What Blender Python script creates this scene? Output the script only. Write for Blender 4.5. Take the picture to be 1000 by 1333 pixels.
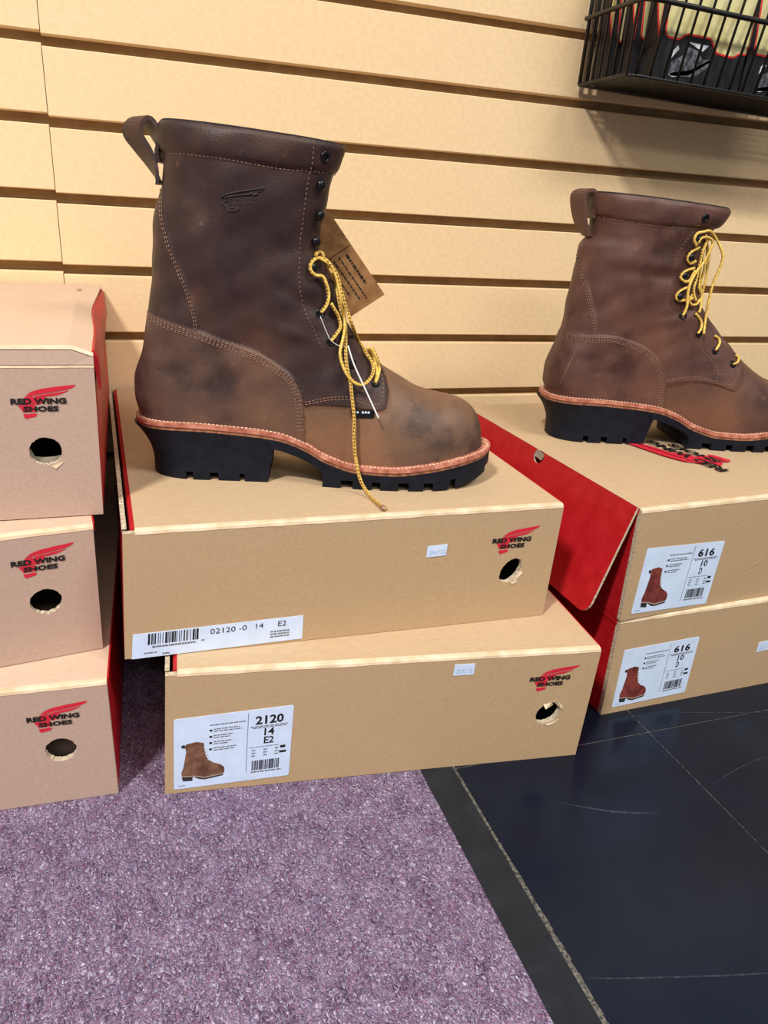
import bpy, math, random
import numpy as np
from mathutils import Matrix, Vector
random.seed(7); np.random.seed(7)
for o in list(bpy.data.objects): bpy.data.objects.remove(o, do_unlink=True)
SC=bpy.context.scene; COL=SC.collection
# ------------------------------------------------------------------ camera
cam=bpy.data.cameras.new('camera'); cam.sensor_fit='HORIZONTAL'; cam.sensor_width=36; cam.lens=976.342*36/1000; cam.clip_start=.02
co=bpy.data.objects.new('camera',cam); COL.objects.link(co)
co.matrix_world=Matrix(((.9480,.0664,-.3114,.0631),(-.3130,.3730,-.8734,-.9764),(.0581,.9255,.3743,.4463),(0,0,0,1)))
SC.camera=co
# ------------------------------------------------------------------ light
SC.view_settings.view_transform='Standard'; SC.view_settings.look='None'; SC.view_settings.exposure=0.0; SC.view_settings.gamma=1; SC.view_settings.use_curve_mapping=False
W=bpy.data.worlds.new('store'); SC.world=W; W.use_nodes=True
W.node_tree.nodes['Background'].inputs[0].default_value=(.97,.98,1.0,1); W.node_tree.nodes['Background'].inputs[1].default_value=.22
def ceiling_light(loc,target,sx,sy,power,col=(1,.965,.905)):
    l=bpy.data.lights.new('ceiling_fixture','AREA'); l.shape='RECTANGLE'; l.size=sx; l.size_y=sy; l.energy=power; l.color=col
    o=bpy.data.objects.new('ceiling_fixture_light',l); COL.objects.link(o); o.location=loc
    o.rotation_euler=(Vector(target)-Vector(loc)).to_track_quat('-Z','Y').to_euler(); return o
ceiling_light((-1.05,-1.70,2.45),(-1.05,-1.70,0),.34,.2,104)
ceiling_light((1.30,-1.90,2.45),(1.30,-1.90,0),1.2,.6,60)
ceiling_light((0.1,-3.6,2.45),(0.1,-3.6,0),1.2,.6,44)
# ------------------------------------------------------------------ helpers
def lin(r,g,b):
    f=lambda c:((c/255+.055)/1.055)**2.4 if c/255>.04045 else c/255/12.92
    return (f(r),f(g),f(b),1)
def link(o,parent=None,label=None,cat=None,group=None,kind=None):
    COL.objects.link(o)
    if parent is not None: o.parent=parent
    if label: o['label']=label
    if cat: o['category']=cat
    if group: o['group']=group
    if kind: o['kind']=kind
    return o
def mesh(name,V,F,mats,mi=None,smooth=False,normals=None,uv=None):
    m=bpy.data.meshes.new(name); m.from_pydata([tuple(map(float,v)) for v in V],[],[tuple(int(i) for i in f) for f in F])
    for q in (mats if isinstance(mats,(list,tuple)) else [mats]): m.materials.append(q)
    if mi is not None: m.polygons.foreach_set('material_index',list(mi))
    if smooth: m.polygons.foreach_set('use_smooth',[True]*len(m.polygons))
    if uv is not None:
        l=m.uv_layers.new(name='UVMap'); idx=np.zeros(len(m.loops),int); m.loops.foreach_get('vertex_index',idx)
        l.data.foreach_set('uv',np.asarray(uv,float)[idx].ravel())
    m.update()
    if normals is not None: m.normals_split_custom_set_from_vertices([tuple(map(float,n)) for n in normals])
    return m
def obj(name,V,F,mats,parent=None,mi=None,smooth=False,normals=None,uv=None,**kw):
    return link(bpy.data.objects.new(name,mesh(name,V,F,mats,mi,smooth,normals,uv)),parent,**kw)
def empty(name,loc,rz=0,**kw):
    o=bpy.data.objects.new(name,None); o.location=loc; o.rotation_euler=(0,0,rz); o.empty_display_size=.03
    return link(o,None,**kw)
class MB:
    def __init__(s): s.V=[]; s.F=[]; s.M=[]; s.UV=[]
    def add(s,V,F,mi=0,uv=None):
        b=len(s.V); s.V+= [tuple(v) for v in V]; s.F+=[tuple(i+b for i in f) for f in F]; s.M+=[mi]*len(F)
        s.UV+= list(uv) if uv is not None else [(0,0)]*len(V)
    def box(s,a,b,mi=0,fn=None):
        (x0,y0,z0),(x1,y1,z1)=a,b
        V=[(x0,y0,z0),(x1,y0,z0),(x1,y1,z0),(x0,y1,z0),(x0,y0,z1),(x1,y0,z1),(x1,y1,z1),(x0,y1,z1)]
        if fn: V=[fn(*v) for v in V]
        s.add(V,[(0,3,2,1),(4,5,6,7),(0,1,5,4),(1,2,6,5),(2,3,7,6),(3,0,4,7)],mi)
    def tube(s,P,r,n=8,mi=0,cap=True,per=.004):
        P=np.asarray(P,float); T=np.gradient(P,axis=0); T/=np.linalg.norm(T,axis=1,keepdims=True)+1e-12
        u=np.cross(T[0],(0,0,1.)); 
        if np.linalg.norm(u)<1e-3: u=np.cross(T[0],(0,1.,0))
        u/=np.linalg.norm(u); L=np.r_[0,np.cumsum(np.linalg.norm(np.diff(P,axis=0),axis=1))]
        V=[];uv=[]; rr=np.broadcast_to(r,(len(P),))
        for i in range(len(P)):
            u=u-T[i]*np.dot(u,T[i]); u/=np.linalg.norm(u)+1e-12; v=np.cross(T[i],u)
            for k in range(n):
                a=2*math.pi*k/n; V.append(P[i]+rr[i]*(math.cos(a)*u+math.sin(a)*v)); uv.append((L[i]/per,k/n*4))
        F=[(i*n+k,i*n+(k+1)%n,(i+1)*n+(k+1)%n,(i+1)*n+k) for i in range(len(P)-1) for k in range(n)]
        if cap: F+=[tuple(range(n))[::-1],tuple(range((len(P)-1)*n,len(P)*n))]
        s.add(V,F,mi,uv)
    def done(s,name,mats,parent=None,smooth=False,uv=False,**kw):
        return obj(name,s.V,s.F,mats,parent,s.M if isinstance(mats,(list,tuple)) else None,smooth,None,s.UV if uv else None,**kw)
# ------------------------------------------------------------------ materials
def mat(name,base,rough=.6,cols=None,scale=200.,bump=0.,bscale=None,spec=.5,metal=0.,detail=3.,stretch=(1,1,1),contrast=(.35,.65),layers=(),coord='Object',**kw):
    m=bpy.data.materials.new(name); m.use_nodes=True; nt=m.node_tree; N=nt.nodes; B=N['Principled BSDF']
    B.inputs['Base Color'].default_value=base; B.inputs['Roughness'].default_value=rough; B.inputs['Metallic'].default_value=metal
    B.inputs['Specular IOR Level'].default_value=spec
    for k,v in kw.items(): B.inputs[k.replace('_',' ')].default_value=v
    tc=N.new('ShaderNodeTexCoord'); mp=N.new('ShaderNodeMapping'); mp.inputs['Scale'].default_value=stretch
    nt.links.new(tc.outputs[coord],mp.inputs[0])
    out=None
    def noise(sc,det,rg=.55):
        t=N.new('ShaderNodeTexNoise'); t.inputs['Scale'].default_value=sc; t.inputs['Detail'].default_value=det; t.inputs['Roughness'].default_value=rg; nt.links.new(mp.outputs[0],t.inputs['Vector']); return t
    if cols:
        t=noise(scale,detail); r=N.new('ShaderNodeValToRGB'); r.color_ramp.elements[0].position=contrast[0]; r.color_ramp.elements[1].position=contrast[1]
        r.color_ramp.elements[0].color=cols[0]; r.color_ramp.elements[1].color=cols[-1]
        for i,c in enumerate(cols[1:-1]):
            e=r.color_ramp.elements.new(contrast[0]+(contrast[1]-contrast[0])*(i+1)/(len(cols)-1)); e.color=c
        nt.links.new(t.outputs['Fac'],r.inputs[0]); out=r.outputs[0]
    for (c,sc,lo,hi,amt) in layers:
        t=noise(sc,4.); r=N.new('ShaderNodeMapRange'); r.inputs[1].default_value=lo; r.inputs[2].default_value=hi; r.inputs[4].default_value=amt
        nt.links.new(t.outputs['Fac'],r.inputs[0]); x=N.new('ShaderNodeMix'); x.data_type='RGBA'
        nt.links.new(r.outputs[0],x.inputs[0])
        if out is None: x.inputs[6].default_value=base
        else: nt.links.new(out,x.inputs[6])
        x.inputs[7].default_value=c; out=x.outputs[2]
    if out is not None: nt.links.new(out,B.inputs['Base Color'])
    if bump:
        t=noise(bscale or scale,4.); b=N.new('ShaderNodeBump'); b.inputs['Strength'].default_value=bump; b.inputs['Distance'].default_value=.002
        nt.links.new(t.outputs['Fac'],b.inputs['Height']); nt.links.new(b.outputs[0],B.inputs['Normal'])
    return m
M={}
M['kraft']=mat('kraft_cardboard',lin(180,152,118),.72,[lin(176,148,114),lin(180,152,118),lin(184,156,122)],420,.04,900,spec=.22,stretch=(1,1,1.6))  # darker than the lids, so the fronts carry shade in their colour
M['kraft_ambient']=mat('ambient_tinted_kraft_cardboard',lin(182,155,139),.72,[lin(178,151,135),lin(182,155,139),lin(186,159,143)],420,.04,900,spec=.22,stretch=(1,1,1.6))  # left stack: pinkish ambient light on the kraft is painted into this colour
M['kraft_lid']=mat('toplit_kraft_lid_board',lin(192,165,132),.6,[lin(188,161,128),lin(192,165,132),lin(196,169,136)],260,.04,700,spec=.26,stretch=(.5,2,1))  # same board as the fronts, lightened to paint in light from above
M['kraft_lid_toplit_ambient']=mat('pale_kraft_lid_board',lin(203,176,153),.6,[lin(199,172,149),lin(203,176,153),lin(207,180,157)],260,.04,700,spec=.26,stretch=(.5,2,1))  # left stack lids: pinkish ambient and light from above painted into the board
M['crease']=mat('worn_paper_crease',lin(218,196,164),.8,[lin(206,180,146),lin(228,208,180)],60,spec=.2)
M['inner']=mat('grey_board_inside',lin(150,138,122),.85,[lin(138,126,112),lin(158,146,130)],120,spec=.2)
M['edge']=mat('corrugated_edge',lin(205,190,165),.85,[lin(150,128,100),lin(222,208,185)],700,spec=.2)
M['red']=mat('red_printed_board',lin(178,24,32),.5,[lin(172,18,26),lin(178,24,32),lin(184,30,38)],60,.03,400,spec=.35)
M['red_ink']=mat('red_ink',lin(202,38,58),.6,spec=.25)
M['black_ink']=mat('black_ink',lin(30,27,25),.6,spec=.25)
M['grey_ink']=mat('grey_ink',lin(112,112,116),.6,spec=.25)
M['blue_ink']=mat('pale_blue_ink',lin(150,172,196),.6,spec=.25)
M['label']=mat('white_label_paper',lin(204,220,246),.45,[lin(200,216,242),lin(204,220,246),lin(208,224,250)],80,spec=.35)
M['wall']=mat('maple_laminate',lin(237,207,163),.5,[lin(233,203,159),lin(237,207,163),lin(241,211,167)],150,.015,600,spec=.3,stretch=(1,1,1.3),detail=6,layers=[(lin(206,172,124),330,.66,.8,.5)])
M['groove']=mat('groove_back_board',lin(150,124,88),.7,[lin(141,115,79),lin(150,124,88),lin(159,133,97)],40,spec=.2)
def sstep(a,b,x):
    t=np.clip((np.asarray(x,float)-a)/(b-a),0,1); return t*t*(3-2*t)
def pchip(xs,ys):
    xs=np.asarray(xs,float); ys=np.asarray(ys,float)
    h=np.diff(xs); d=np.diff(ys)/h; m=np.zeros(len(xs))
    for i in range(1,len(xs)-1):
        if d[i-1]*d[i]>0:
            w1=2*h[i]+h[i-1]; w2=h[i]+2*h[i-1]
            m[i]=(w1+w2)/(w1/d[i-1]+w2/d[i])
    m[0]=d[0]; m[-1]=d[-1]
    def f(x):
        x=np.asarray(x,float); xc=np.clip(x,xs[0],xs[-1])
        i=np.clip(np.searchsorted(xs,xc)-1,0,len(xs)-2)
        t=(xc-xs[i])/h[i]
        return (ys[i]*(1+2*t)*(1-t)**2+m[i]*h[i]*t*(1-t)**2+ys[i+1]*t*t*(3-2*t)+m[i+1]*h[i]*t*t*(t-1))
    return f
def catmull(P,n):
    P=[np.asarray(p,float) for p in P]; P=[2*P[0]-P[1]]+P+[2*P[-1]-P[-2]]; out=[]
    for i in range(1,len(P)-2):
        a,b,c,d=P[i-1:i+3]
        for k in range(n):
            t=k/n; out.append(.5*((2*b)+(c-a)*t+(2*a-5*b+4*c-d)*t*t+(3*b-3*c+d-a)*t**3))
    out.append(P[-2]); return np.array(out)
def resample(P,step):
    P=np.asarray(P,float); s=np.r_[0,np.cumsum(np.linalg.norm(np.diff(P,axis=0),axis=1))]
    n=max(2,int(round(s[-1]/step))+1); q=np.linspace(0,s[-1],n)
    return np.stack([np.interp(q,s,P[:,k]) for k in range(P.shape[1])],1)
def seg_dist(px,pz,poly):
    d=np.full(np.shape(px),9.0)
    for (ax,az),(bx,bz) in zip(poly[:-1],poly[1:]):
        vx,vz=bx-ax,bz-az; L=vx*vx+vz*vz+1e-18
        t=np.clip(((px-ax)*vx+(pz-az)*vz)/L,0,1)
        d=np.minimum(d,np.hypot(px-ax-t*vx,pz-az-t*vz))
    return d
def in_poly(px,pz,poly):
    r=np.zeros(np.shape(px),bool); n=len(poly)
    for i in range(n):
        (ax,az),(bx,bz)=poly[i],poly[(i+1)%n]
        if az==bz: continue
        c=((az>pz)!=(bz>pz))&(px<(bx-ax)*(pz-az)/(bz-az)+ax); r^=c
    return r
class Boot:
    ZC=.05
    def __init__(s,D):
        s.D=D
        s.wz=pchip(*zip(*D['welt'])); s.WT=.0065
        s.x0,s.x1=D['feather']
        s.top=D['top']                     # (x back, z back, x front, z front) of the collar line
        b=sorted((float(s.h_raw(x,z)),x) for x,z in D['back']); s.xb=pchip([q[0] for q in b],[q[1] for q in b])
        f=[(float(s.h_raw(x,z)),x) for x,z in D['front']]; f=[(max(h,0),x) for h,x in f]
        f=sorted(f); g=[f[0]]
        for h,x in f[1:]:
            if h>g[-1][0]+2e-4: g.append((h,x))
        s.fpts=g; s.xf=pchip([q[0] for q in g],[q[1] for q in g])
        # inverse for the foot
        k=min(range(len(g)),key=lambda i:g[i][1]); s.xmin=g[k][1]; s.hmin=g[k][0]
        inv=[(x,h) for h,x in g[:k+1]][::-1]
        u=[inv[0]]
        for x,h in inv[1:]:
            if x>u[-1][0]+2e-4: u.append((x,h))
        s.Hi=pchip([q[0] for q in u],[q[1] for q in u])
        s.mid=pchip(*zip(*D['mid'])); s.sw=pchip(*zip(*D['shaft']))
        s.hmax=float(s.h_raw(.5*(s.top[0]+s.top[2]),.5*(s.top[1]+s.top[3])))
    def zt(s,x): return s.wz(x)+s.WT
    def h_raw(s,x,z):
        lo=np.full(np.shape(np.asarray(x,float)+np.asarray(z,float)),-.05); hi=lo*0+.4
        for _ in range(40):
            m=.5*(lo+hi); g=s.z_of(x,m)>z; hi=np.where(g,m,hi); lo=np.where(g,lo,m)
        return .5*(lo+hi)
    def z_of(s,x,h):
        f=1-sstep(0,.10,h)
        xb,zb,xf,zf=s.top; tilt=(zf-zb)/(xf-xb)
        return h+s.zt(x)*f+s.ZC*(1-f)+(x-.5*(xb+xf))*tilt*sstep(.13,.21,h)
    def Hx(s,x):
        return np.where(x<s.xmin,s.hmin+(s.xmin-x)*3,s.Hi(x))
    def plan(s,x,grow=0.,xb=None):
        x0=s.x0-grow if xb is None else xb
        x1=s.x1+grow
        a,b=.040+grow,.085+grow
        t=np.clip((x-x0)/a,0,1); c1=(1-(1-t)**2.4)**(1/2.4)
        t=np.clip((x1-x)/b,0,1); c2=(1-(1-t)**2.3)**(1/2.2)
        return (s.mid(x)+grow)*c1*c2
    def w(s,x,h):
        h=np.maximum(h,0.); xb=s.xb(h); xf=s.xf(h)
        H=np.maximum(s.Hx(x),1e-4); r=np.clip(h/H,0,1)
        m,n=s.D.get('sec',(2.5,2.1))
        foot=s.plan(x,0,xb)*(1-r**m)**(1/n)
        u=np.clip((x-xb)/(xf-xb),0,1); Ws=s.sw(h); wf=s.wf(h)
        q=2*u-1
        g=(1-np.abs(q)**2.3)**(1/2.1)
        sh=np.where(q<0,Ws*g,wf+(Ws-wf)*g)
        be=sstep(.05,.115,h)
        return np.maximum(foot*(1-be)+sh*be,np.where(u>.5,wf*1.,0))
    def wf(s,h): return .0012+.0135*sstep(.045,.09,h)
    def y_at(s,x,z): return s.w(x,s.h_raw(x,z))
    def disp(s,x,z):
        """panel build-up: leather thickness steps, collar roll, creases"""
        d=np.zeros(np.shape(x))
        for poly,ht,wd in s.D['raise']:
            sd=seg_dist(x,z,poly+[poly[0]]); sd=np.where(in_poly(x,z,poly),sd,-sd)
            d=d+ht*sstep(-wd*.5,wd*.5,sd)
        if 'collar' in s.D:
            xs,zs=zip(*s.D['collar']); zl=np.interp(x,xs,zs)
            xb,zb,xf,zf=s.top; zu=zb+(x-xb)*(zf-zb)/(xf-xb)
            t=np.clip((z-zl)/(zu-zl),0,1); d=d+np.where(z>zl,.0030*np.sqrt(np.clip(4*t*(1-t),0,1))*.9+.0006,0)
        for cx,cz,ang,ln,wd,dep in s.D.get('creases',[]):
            c,sn=math.cos(ang),math.sin(ang); a=(x-cx)*c+(z-cz)*sn; b=-(x-cx)*sn+(z-cz)*c
            d=d+dep*np.exp(-(a/ln)**2-(b/wd)**2)
        h=z-s.ZC
        d=d+(.0009*np.sin(x*70+z*33)*np.sin(z*61-x*20+1.3)+.0006*np.sin(x*160-z*90)*np.sin(z*140+x*35))*sstep(.01,.05,h)
        return d
    def surf(s,x,z,side,off=0.):
        """points and normals on the finished leather at side-view places (x,z)"""
        e=4e-4; x=np.asarray(x,float); z=np.asarray(z,float)
        y=s.y_at(x,z); yx=(s.y_at(x+e,z)-s.y_at(x-e,z))/(2*e); yz=(s.y_at(x,z+e)-s.y_at(x,z-e))/(2*e)
        yx=np.clip(yx,-6,6); yz=np.clip(yz,-6,6)
        n=np.stack([-yx,np.ones_like(yx),-yz],-1); n/=np.linalg.norm(n,axis=-1,keepdims=True)
        p=np.stack([x,y,z],-1)+n*(s.disp(x,z)+off)[...,None]
        f=np.array([1,side,1.]); return p*f,n*f
BOOTS={'A': {'D': {'back': [(0.0339, 0.2763), (0.0338, 0.2564), (0.0316, 0.2317), (0.0271, 0.213), (0.0236, 0.1921), (0.0213, 0.1743), (0.0189, 0.147), (0.0165, 0.1345), (0.0115, 0.109),
                      (0.0068, 0.0932), (0.0033, 0.0792), (0.0029, 0.0678), (0.0046, 0.0578), (0.0069, 0.0503)],
             'feather': (0.0075, 0.3085),
             'front': [(0.171, 0.2651), (0.1681, 0.2599), (0.1651, 0.2475), (0.1603, 0.2249), (0.1558, 0.2097), (0.1547, 0.1923), (0.1617, 0.1789), (0.1678, 0.167), (0.172, 0.1549),
                       (0.1764, 0.1406), (0.1835, 0.1269), (0.1905, 0.1168), (0.1982, 0.1093), (0.2086, 0.1011), (0.2184, 0.0955), (0.2307, 0.0893), (0.243, 0.0827), (0.2532, 0.0795),
                       (0.2654, 0.0774), (0.2795, 0.0746), (0.2911, 0.0691), (0.2997, 0.0603), (0.305, 0.0479), (0.3073, 0.0354)],
             'mid': [(-0.02, 0.036), (0.05, 0.0355), (0.11, 0.036), (0.16, 0.04), (0.215, 0.0455), (0.26, 0.0455), (0.33, 0.044)],
             'raise': [],
             'shaft': [(0, 0.036), (0.05, 0.041), (0.09, 0.041), (0.13, 0.043), (0.18, 0.046), (0.24, 0.048)],
             'top': (0.0339, 0.2763, 0.171, 0.2669),
             'welt': [(-0.01, 0.0435), (0.045, 0.044), (0.09, 0.042), (0.125, 0.0385), (0.148, 0.031), (0.166, 0.0215), (0.195, 0.0142), (0.223, 0.0135), (0.251, 0.0165), (0.279, 0.021),
                      (0.315, 0.0265)]},
       'curves': {'backstay': [(0.0359, 0.2288), (0.0398, 0.2008), (0.0474, 0.1781), (0.0557, 0.1581), (0.0612, 0.1391), (0.0623, 0.1278)],
                  'collar': [(0.0373, 0.255), (0.0822, 0.2528), (0.1235, 0.2486), (0.1518, 0.2484), (0.1662, 0.2487)],
                  'counter': [(0.0208, 0.1354), (0.0412, 0.1313), (0.0604, 0.1265), (0.0747, 0.1218), (0.0922, 0.1161), (0.1097, 0.1105), (0.1245, 0.1019), (0.1366, 0.0932),
                              (0.1444, 0.0784), (0.1468, 0.063), (0.1477, 0.0485)],
                  'eyestitch': [(0.149, 0.2672), (0.1476, 0.2503), (0.143, 0.2166), (0.1407, 0.1915), (0.1412, 0.1661), (0.1458, 0.1456), (0.1528, 0.1314), (0.1599, 0.1177)],
                  'facestitch': [(0.1478, 0.0721), (0.1668, 0.077), (0.1852, 0.0777), (0.2002, 0.074), (0.2087, 0.0728), (0.2124, 0.0808), (0.2118, 0.0918), (0.2079, 0.0991)],
                  'facing': [(0.1467, 0.0676), (0.1613, 0.0697), (0.1836, 0.0693), (0.2119, 0.0674), (0.2171, 0.0785), (0.2154, 0.0896), (0.2118, 0.0989)],
                  'logo': [(0.0832, 0.2291), (0.1135, 0.233), (0.0858, 0.2172)],
                  'tab': [(0.185, 0.0678), (0.2056, 0.0674), (0.2052, 0.0618), (0.1865, 0.0612)]},
       'laces': [[(0.1567, -0.0235, 0.1861), (0.1521, -0.0327, 0.1847), (0.1493, -0.0367, 0.1808), (0.15, -0.0371, 0.1763), (0.1536, -0.036, 0.1732), (0.159, -0.0324, 0.1723),
                  (0.1622, -0.0316, 0.1666), (0.1643, -0.0317, 0.1579), (0.1627, -0.0341, 0.1509), (0.1586, -0.0366, 0.1451)],
                 [(0.1532, -0.0295, 0.1874), (0.1542, -0.0255, 0.1895), (0.1565, -0.0091, 0.1893), (0.1591, -0.02, 0.1877), (0.158, -0.0215, 0.1849)],
                 [(0.1568, -0.0287, 0.1858), (0.1629, -0.03, 0.1828), (0.1679, -0.03, 0.1773), (0.1713, -0.03, 0.1681), (0.1742, -0.03, 0.1552), (0.1773, -0.0235, 0.1413),
                  (0.1782, -0.026, 0.1336), (0.1771, -0.0332, 0.1254), (0.1749, -0.0397, 0.1153), (0.1771, -0.0418, 0.1052), (0.1832, -0.0427, 0.095), (0.1903, -0.042, 0.0901),
                  (0.1967, -0.0397, 0.0905), (0.2025, -0.0322, 0.0968), (0.2026, -0.0222, 0.1038), (0.1974, -0.0165, 0.1109), (0.1911, 0.0002, 0.1181), (0.1843, -0.03, 0.1345),
                  (0.1795, -0.03, 0.1465), (0.1753, -0.03, 0.1583), (0.1712, -0.03, 0.1716), (0.1673, -0.03, 0.1784), (0.1623, -0.03, 0.1839), (0.1586, -0.0235, 0.1856)],
                 [(0.161, -0.0128, 0.1821), (0.1661, -0.03, 0.1766), (0.1697, -0.0125, 0.1652), (0.1725, -0.0214, 0.1542), (0.1747, -0.0219, 0.1452), (0.1781, -0.0216, 0.1379),
                  (0.179, -0.0273, 0.1277), (0.1794, -0.035, 0.1134), (0.1811, -0.0391, 0.1017), (0.184, -0.0416, 0.091), (0.1856, -0.044, 0.0807), (0.1882, -0.0474, 0.0622),
                  (0.1885, -0.0496, 0.0477), (0.19, -0.0505, 0.0333), (0.1909, -0.0506, 0.0286), (0.1921, -0.058, 0.0236), (0.1948, -0.0605, 0.0144), (0.1986, -0.062, 0.0069),
                  (0.2047, -0.0727, 0.0022), (0.2092, -0.0845, 0.0022), (0.2137, -0.0967, 0.0022)],
                 [(0.1672, -0.038, 0.1233), (0.1708, -0.0347, 0.1278), (0.1744, -0.0291, 0.1333), (0.1729, -0.0275, 0.1409), (0.1689, -0.0298, 0.1477), (0.1663, -0.0313, 0.152)],
                 [(0.2015, -0.02, 0.1162), (0.2065, -0.02, 0.1074), (0.2091, -0.0173, 0.0986), (0.2075, -0.026, 0.0938), (0.2055, -0.0312, 0.0896)],
                 [(0.1982, -0.02, 0.1167), (0.204, -0.0063, 0.1054), (0.2063, -0.0191, 0.0988), (0.2062, -0.0258, 0.0937), (0.2049, -0.0306, 0.0895)],
                 [(0.1811, -0.0332, 0.1194), (0.1867, -0.0373, 0.1048), (0.1975, -0.0439, 0.0844), (0.2084, -0.0501, 0.0638)],
                 [(0.1581, -0.0394, 0.1424), (0.1633, -0.0395, 0.1307), (0.1672, -0.0396, 0.1242), (0.1735, -0.0372, 0.1198), (0.1812, -0.0302, 0.1189)]],
       'origin': (0.068, -0.3038, 0.2215),
       'paths': {'loop': [(0.0299, 0.2322), (0.0239, 0.2466), (0.017, 0.2575), (0.0117, 0.2652), (0.0116, 0.2725), (0.0177, 0.2779), (0.0243, 0.2739), (0.0289, 0.2631), (0.0316, 0.2476)],
                 'tag': [(0.161, 0.2219), (0.2114, 0.1575), (0.1827, 0.1371), (0.149, 0.1824)]},
       'points': {'eyelet': [(0.1567, 0.2584), (0.1586, 0.1439), (0.1672, 0.1226), (0.1844, 0.1038), (0.2057, 0.089)],
                  'hook': [(0.154, 0.2388), (0.1527, 0.2182), (0.1502, 0.198), (0.1501, 0.1783)]},
       'yaw': -0.2531},
 'R': {'D': {'back': [(0.027, 0.2568), (0.0297, 0.2355), (0.0307, 0.2168), (0.0246, 0.2043), (0.0217, 0.1824), (0.0188, 0.1577), (0.0177, 0.1226), (0.0159, 0.1151), (0.01, 0.0929),
                      (0.0054, 0.0739), (0.0055, 0.0609), (0.0095, 0.0514)],
             'feather': (0.0085, 0.313),
             'front': [(0.1664, 0.2453), (0.1599, 0.234), (0.1531, 0.2268), (0.149, 0.2112), (0.1491, 0.1917), (0.1517, 0.172), (0.1617, 0.1499), (0.1837, 0.1262), (0.1967, 0.1159),
                       (0.2239, 0.0954), (0.263, 0.0732), (0.275, 0.0715), (0.288, 0.0675), (0.299, 0.061), (0.307, 0.051), (0.3105, 0.042), (0.312, 0.033)],
             'mid': [(-0.02, 0.03492), (0.05, 0.03443499999999999), (0.11, 0.03492), (0.16, 0.0388), (0.215, 0.044135), (0.26, 0.044135), (0.33, 0.042679999999999996)],
             'raise': [],
             'shaft': [(0, 0.03492), (0.05, 0.03977), (0.09, 0.03977), (0.13, 0.04171), (0.18, 0.04462), (0.24, 0.04656)],
             'top': (0.027, 0.2568, 0.1658, 0.2479),
             'welt': [(-0.01, 0.042194999999999996), (0.045, 0.042679999999999996), (0.09, 0.04074), (0.125, 0.037344999999999996), (0.148, 0.03007), (0.166, 0.020855), (0.195, 0.013774),
                      (0.223, 0.013094999999999999), (0.251, 0.016005000000000002), (0.279, 0.02037), (0.315, 0.025705)]},
       'curves': {'backstay': [(0.0306, 0.2154), (0.0243, 0.1955), (0.0275, 0.175), (0.0364, 0.1499), (0.0438, 0.1287), (0.0454, 0.1177)],
                  'collar': [(0.0298, 0.2351), (0.0532, 0.2315), (0.0897, 0.2291), (0.1238, 0.2292), (0.1397, 0.23)],
                  'counter': [(0.0157, 0.1152), (0.0352, 0.1159), (0.0621, 0.1172), (0.0862, 0.112), (0.1061, 0.1032), (0.1195, 0.0883), (0.1279, 0.0717), (0.1304, 0.0561),
                              (0.1316, 0.0416)],
                  'eyestitch': [(0.1256, 0.2458), (0.1242, 0.2278), (0.1145, 0.209), (0.1113, 0.1812), (0.1108, 0.1543), (0.1238, 0.143), (0.1482, 0.1217), (0.1673, 0.1042),
                                (0.1839, 0.0871), (0.1827, 0.0758)],
                  'facestitch': [(0.1293, 0.0747), (0.1607, 0.0789), (0.1882, 0.0744), (0.2006, 0.0725), (0.2075, 0.0797), (0.2099, 0.0888)],
                  'facing': [(0.13, 0.0671), (0.1615, 0.0736), (0.1888, 0.0704), (0.2055, 0.0662), (0.2136, 0.0766), (0.2178, 0.0878), (0.2167, 0.0941)],
                  'scratch': [(0.0272, 0.1032), (0.0228, 0.0882), (0.0184, 0.0737), (0.0149, 0.0583)]},
       'laces': [[(0.1285, -0.0435, 0.2121), (0.1238, -0.046, 0.2178), (0.1256, -0.046, 0.2237), (0.1318, -0.0439, 0.2254), (0.1426, -0.0371, 0.2265), (0.1542, -0.03, 0.2189),
                  (0.1624, -0.03, 0.2081), (0.1649, -0.03, 0.2007), (0.1635, -0.03, 0.1893), (0.1609, -0.03, 0.1792), (0.1599, -0.03, 0.169), (0.1596, -0.03, 0.1557),
                  (0.1607, -0.0287, 0.1421), (0.1585, -0.0367, 0.1247)],
                 [(0.1298, -0.0431, 0.2143), (0.132, -0.0428, 0.2196), (0.1426, -0.0349, 0.2206), (0.1507, -0.03, 0.2164), (0.1499, -0.03, 0.2089), (0.146, -0.03, 0.1974),
                  (0.1375, -0.0371, 0.1884), (0.1317, -0.0406, 0.1778), (0.1304, -0.0414, 0.1671), (0.1319, -0.0418, 0.1556), (0.1314, -0.0422, 0.1494), (0.1291, -0.0429, 0.1432)],
                 [(0.1435, -0.0322, 0.2183), (0.1397, -0.0347, 0.2086), (0.1403, -0.0336, 0.1974), (0.1449, -0.029, 0.1821), (0.1465, -0.0294, 0.1706), (0.1532, -0.024, 0.1626),
                  (0.1516, -0.0311, 0.1515), (0.1497, -0.0344, 0.1463)],
                 [(0.1556, -0.018, 0.2048), (0.1566, -0.018, 0.1895), (0.1573, -0.018, 0.1756), (0.1561, -0.018, 0.1621), (0.1463, -0.0336, 0.1554), (0.1394, -0.0368, 0.1539),
                  (0.1344, -0.0381, 0.1592), (0.1383, -0.036, 0.1646)],
                 [(0.1345, -0.038, 0.2107), (0.1242, -0.0422, 0.2052), (0.1223, -0.0422, 0.1991), (0.1272, -0.0404, 0.1948), (0.1336, -0.0376, 0.1972)],
                 [(0.1337, -0.0373, 0.1905), (0.1228, -0.0415, 0.1872), (0.1186, -0.0425, 0.1818), (0.1223, -0.0415, 0.1781), (0.1301, -0.0387, 0.1775), (0.1354, -0.0362, 0.1882)],
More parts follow.
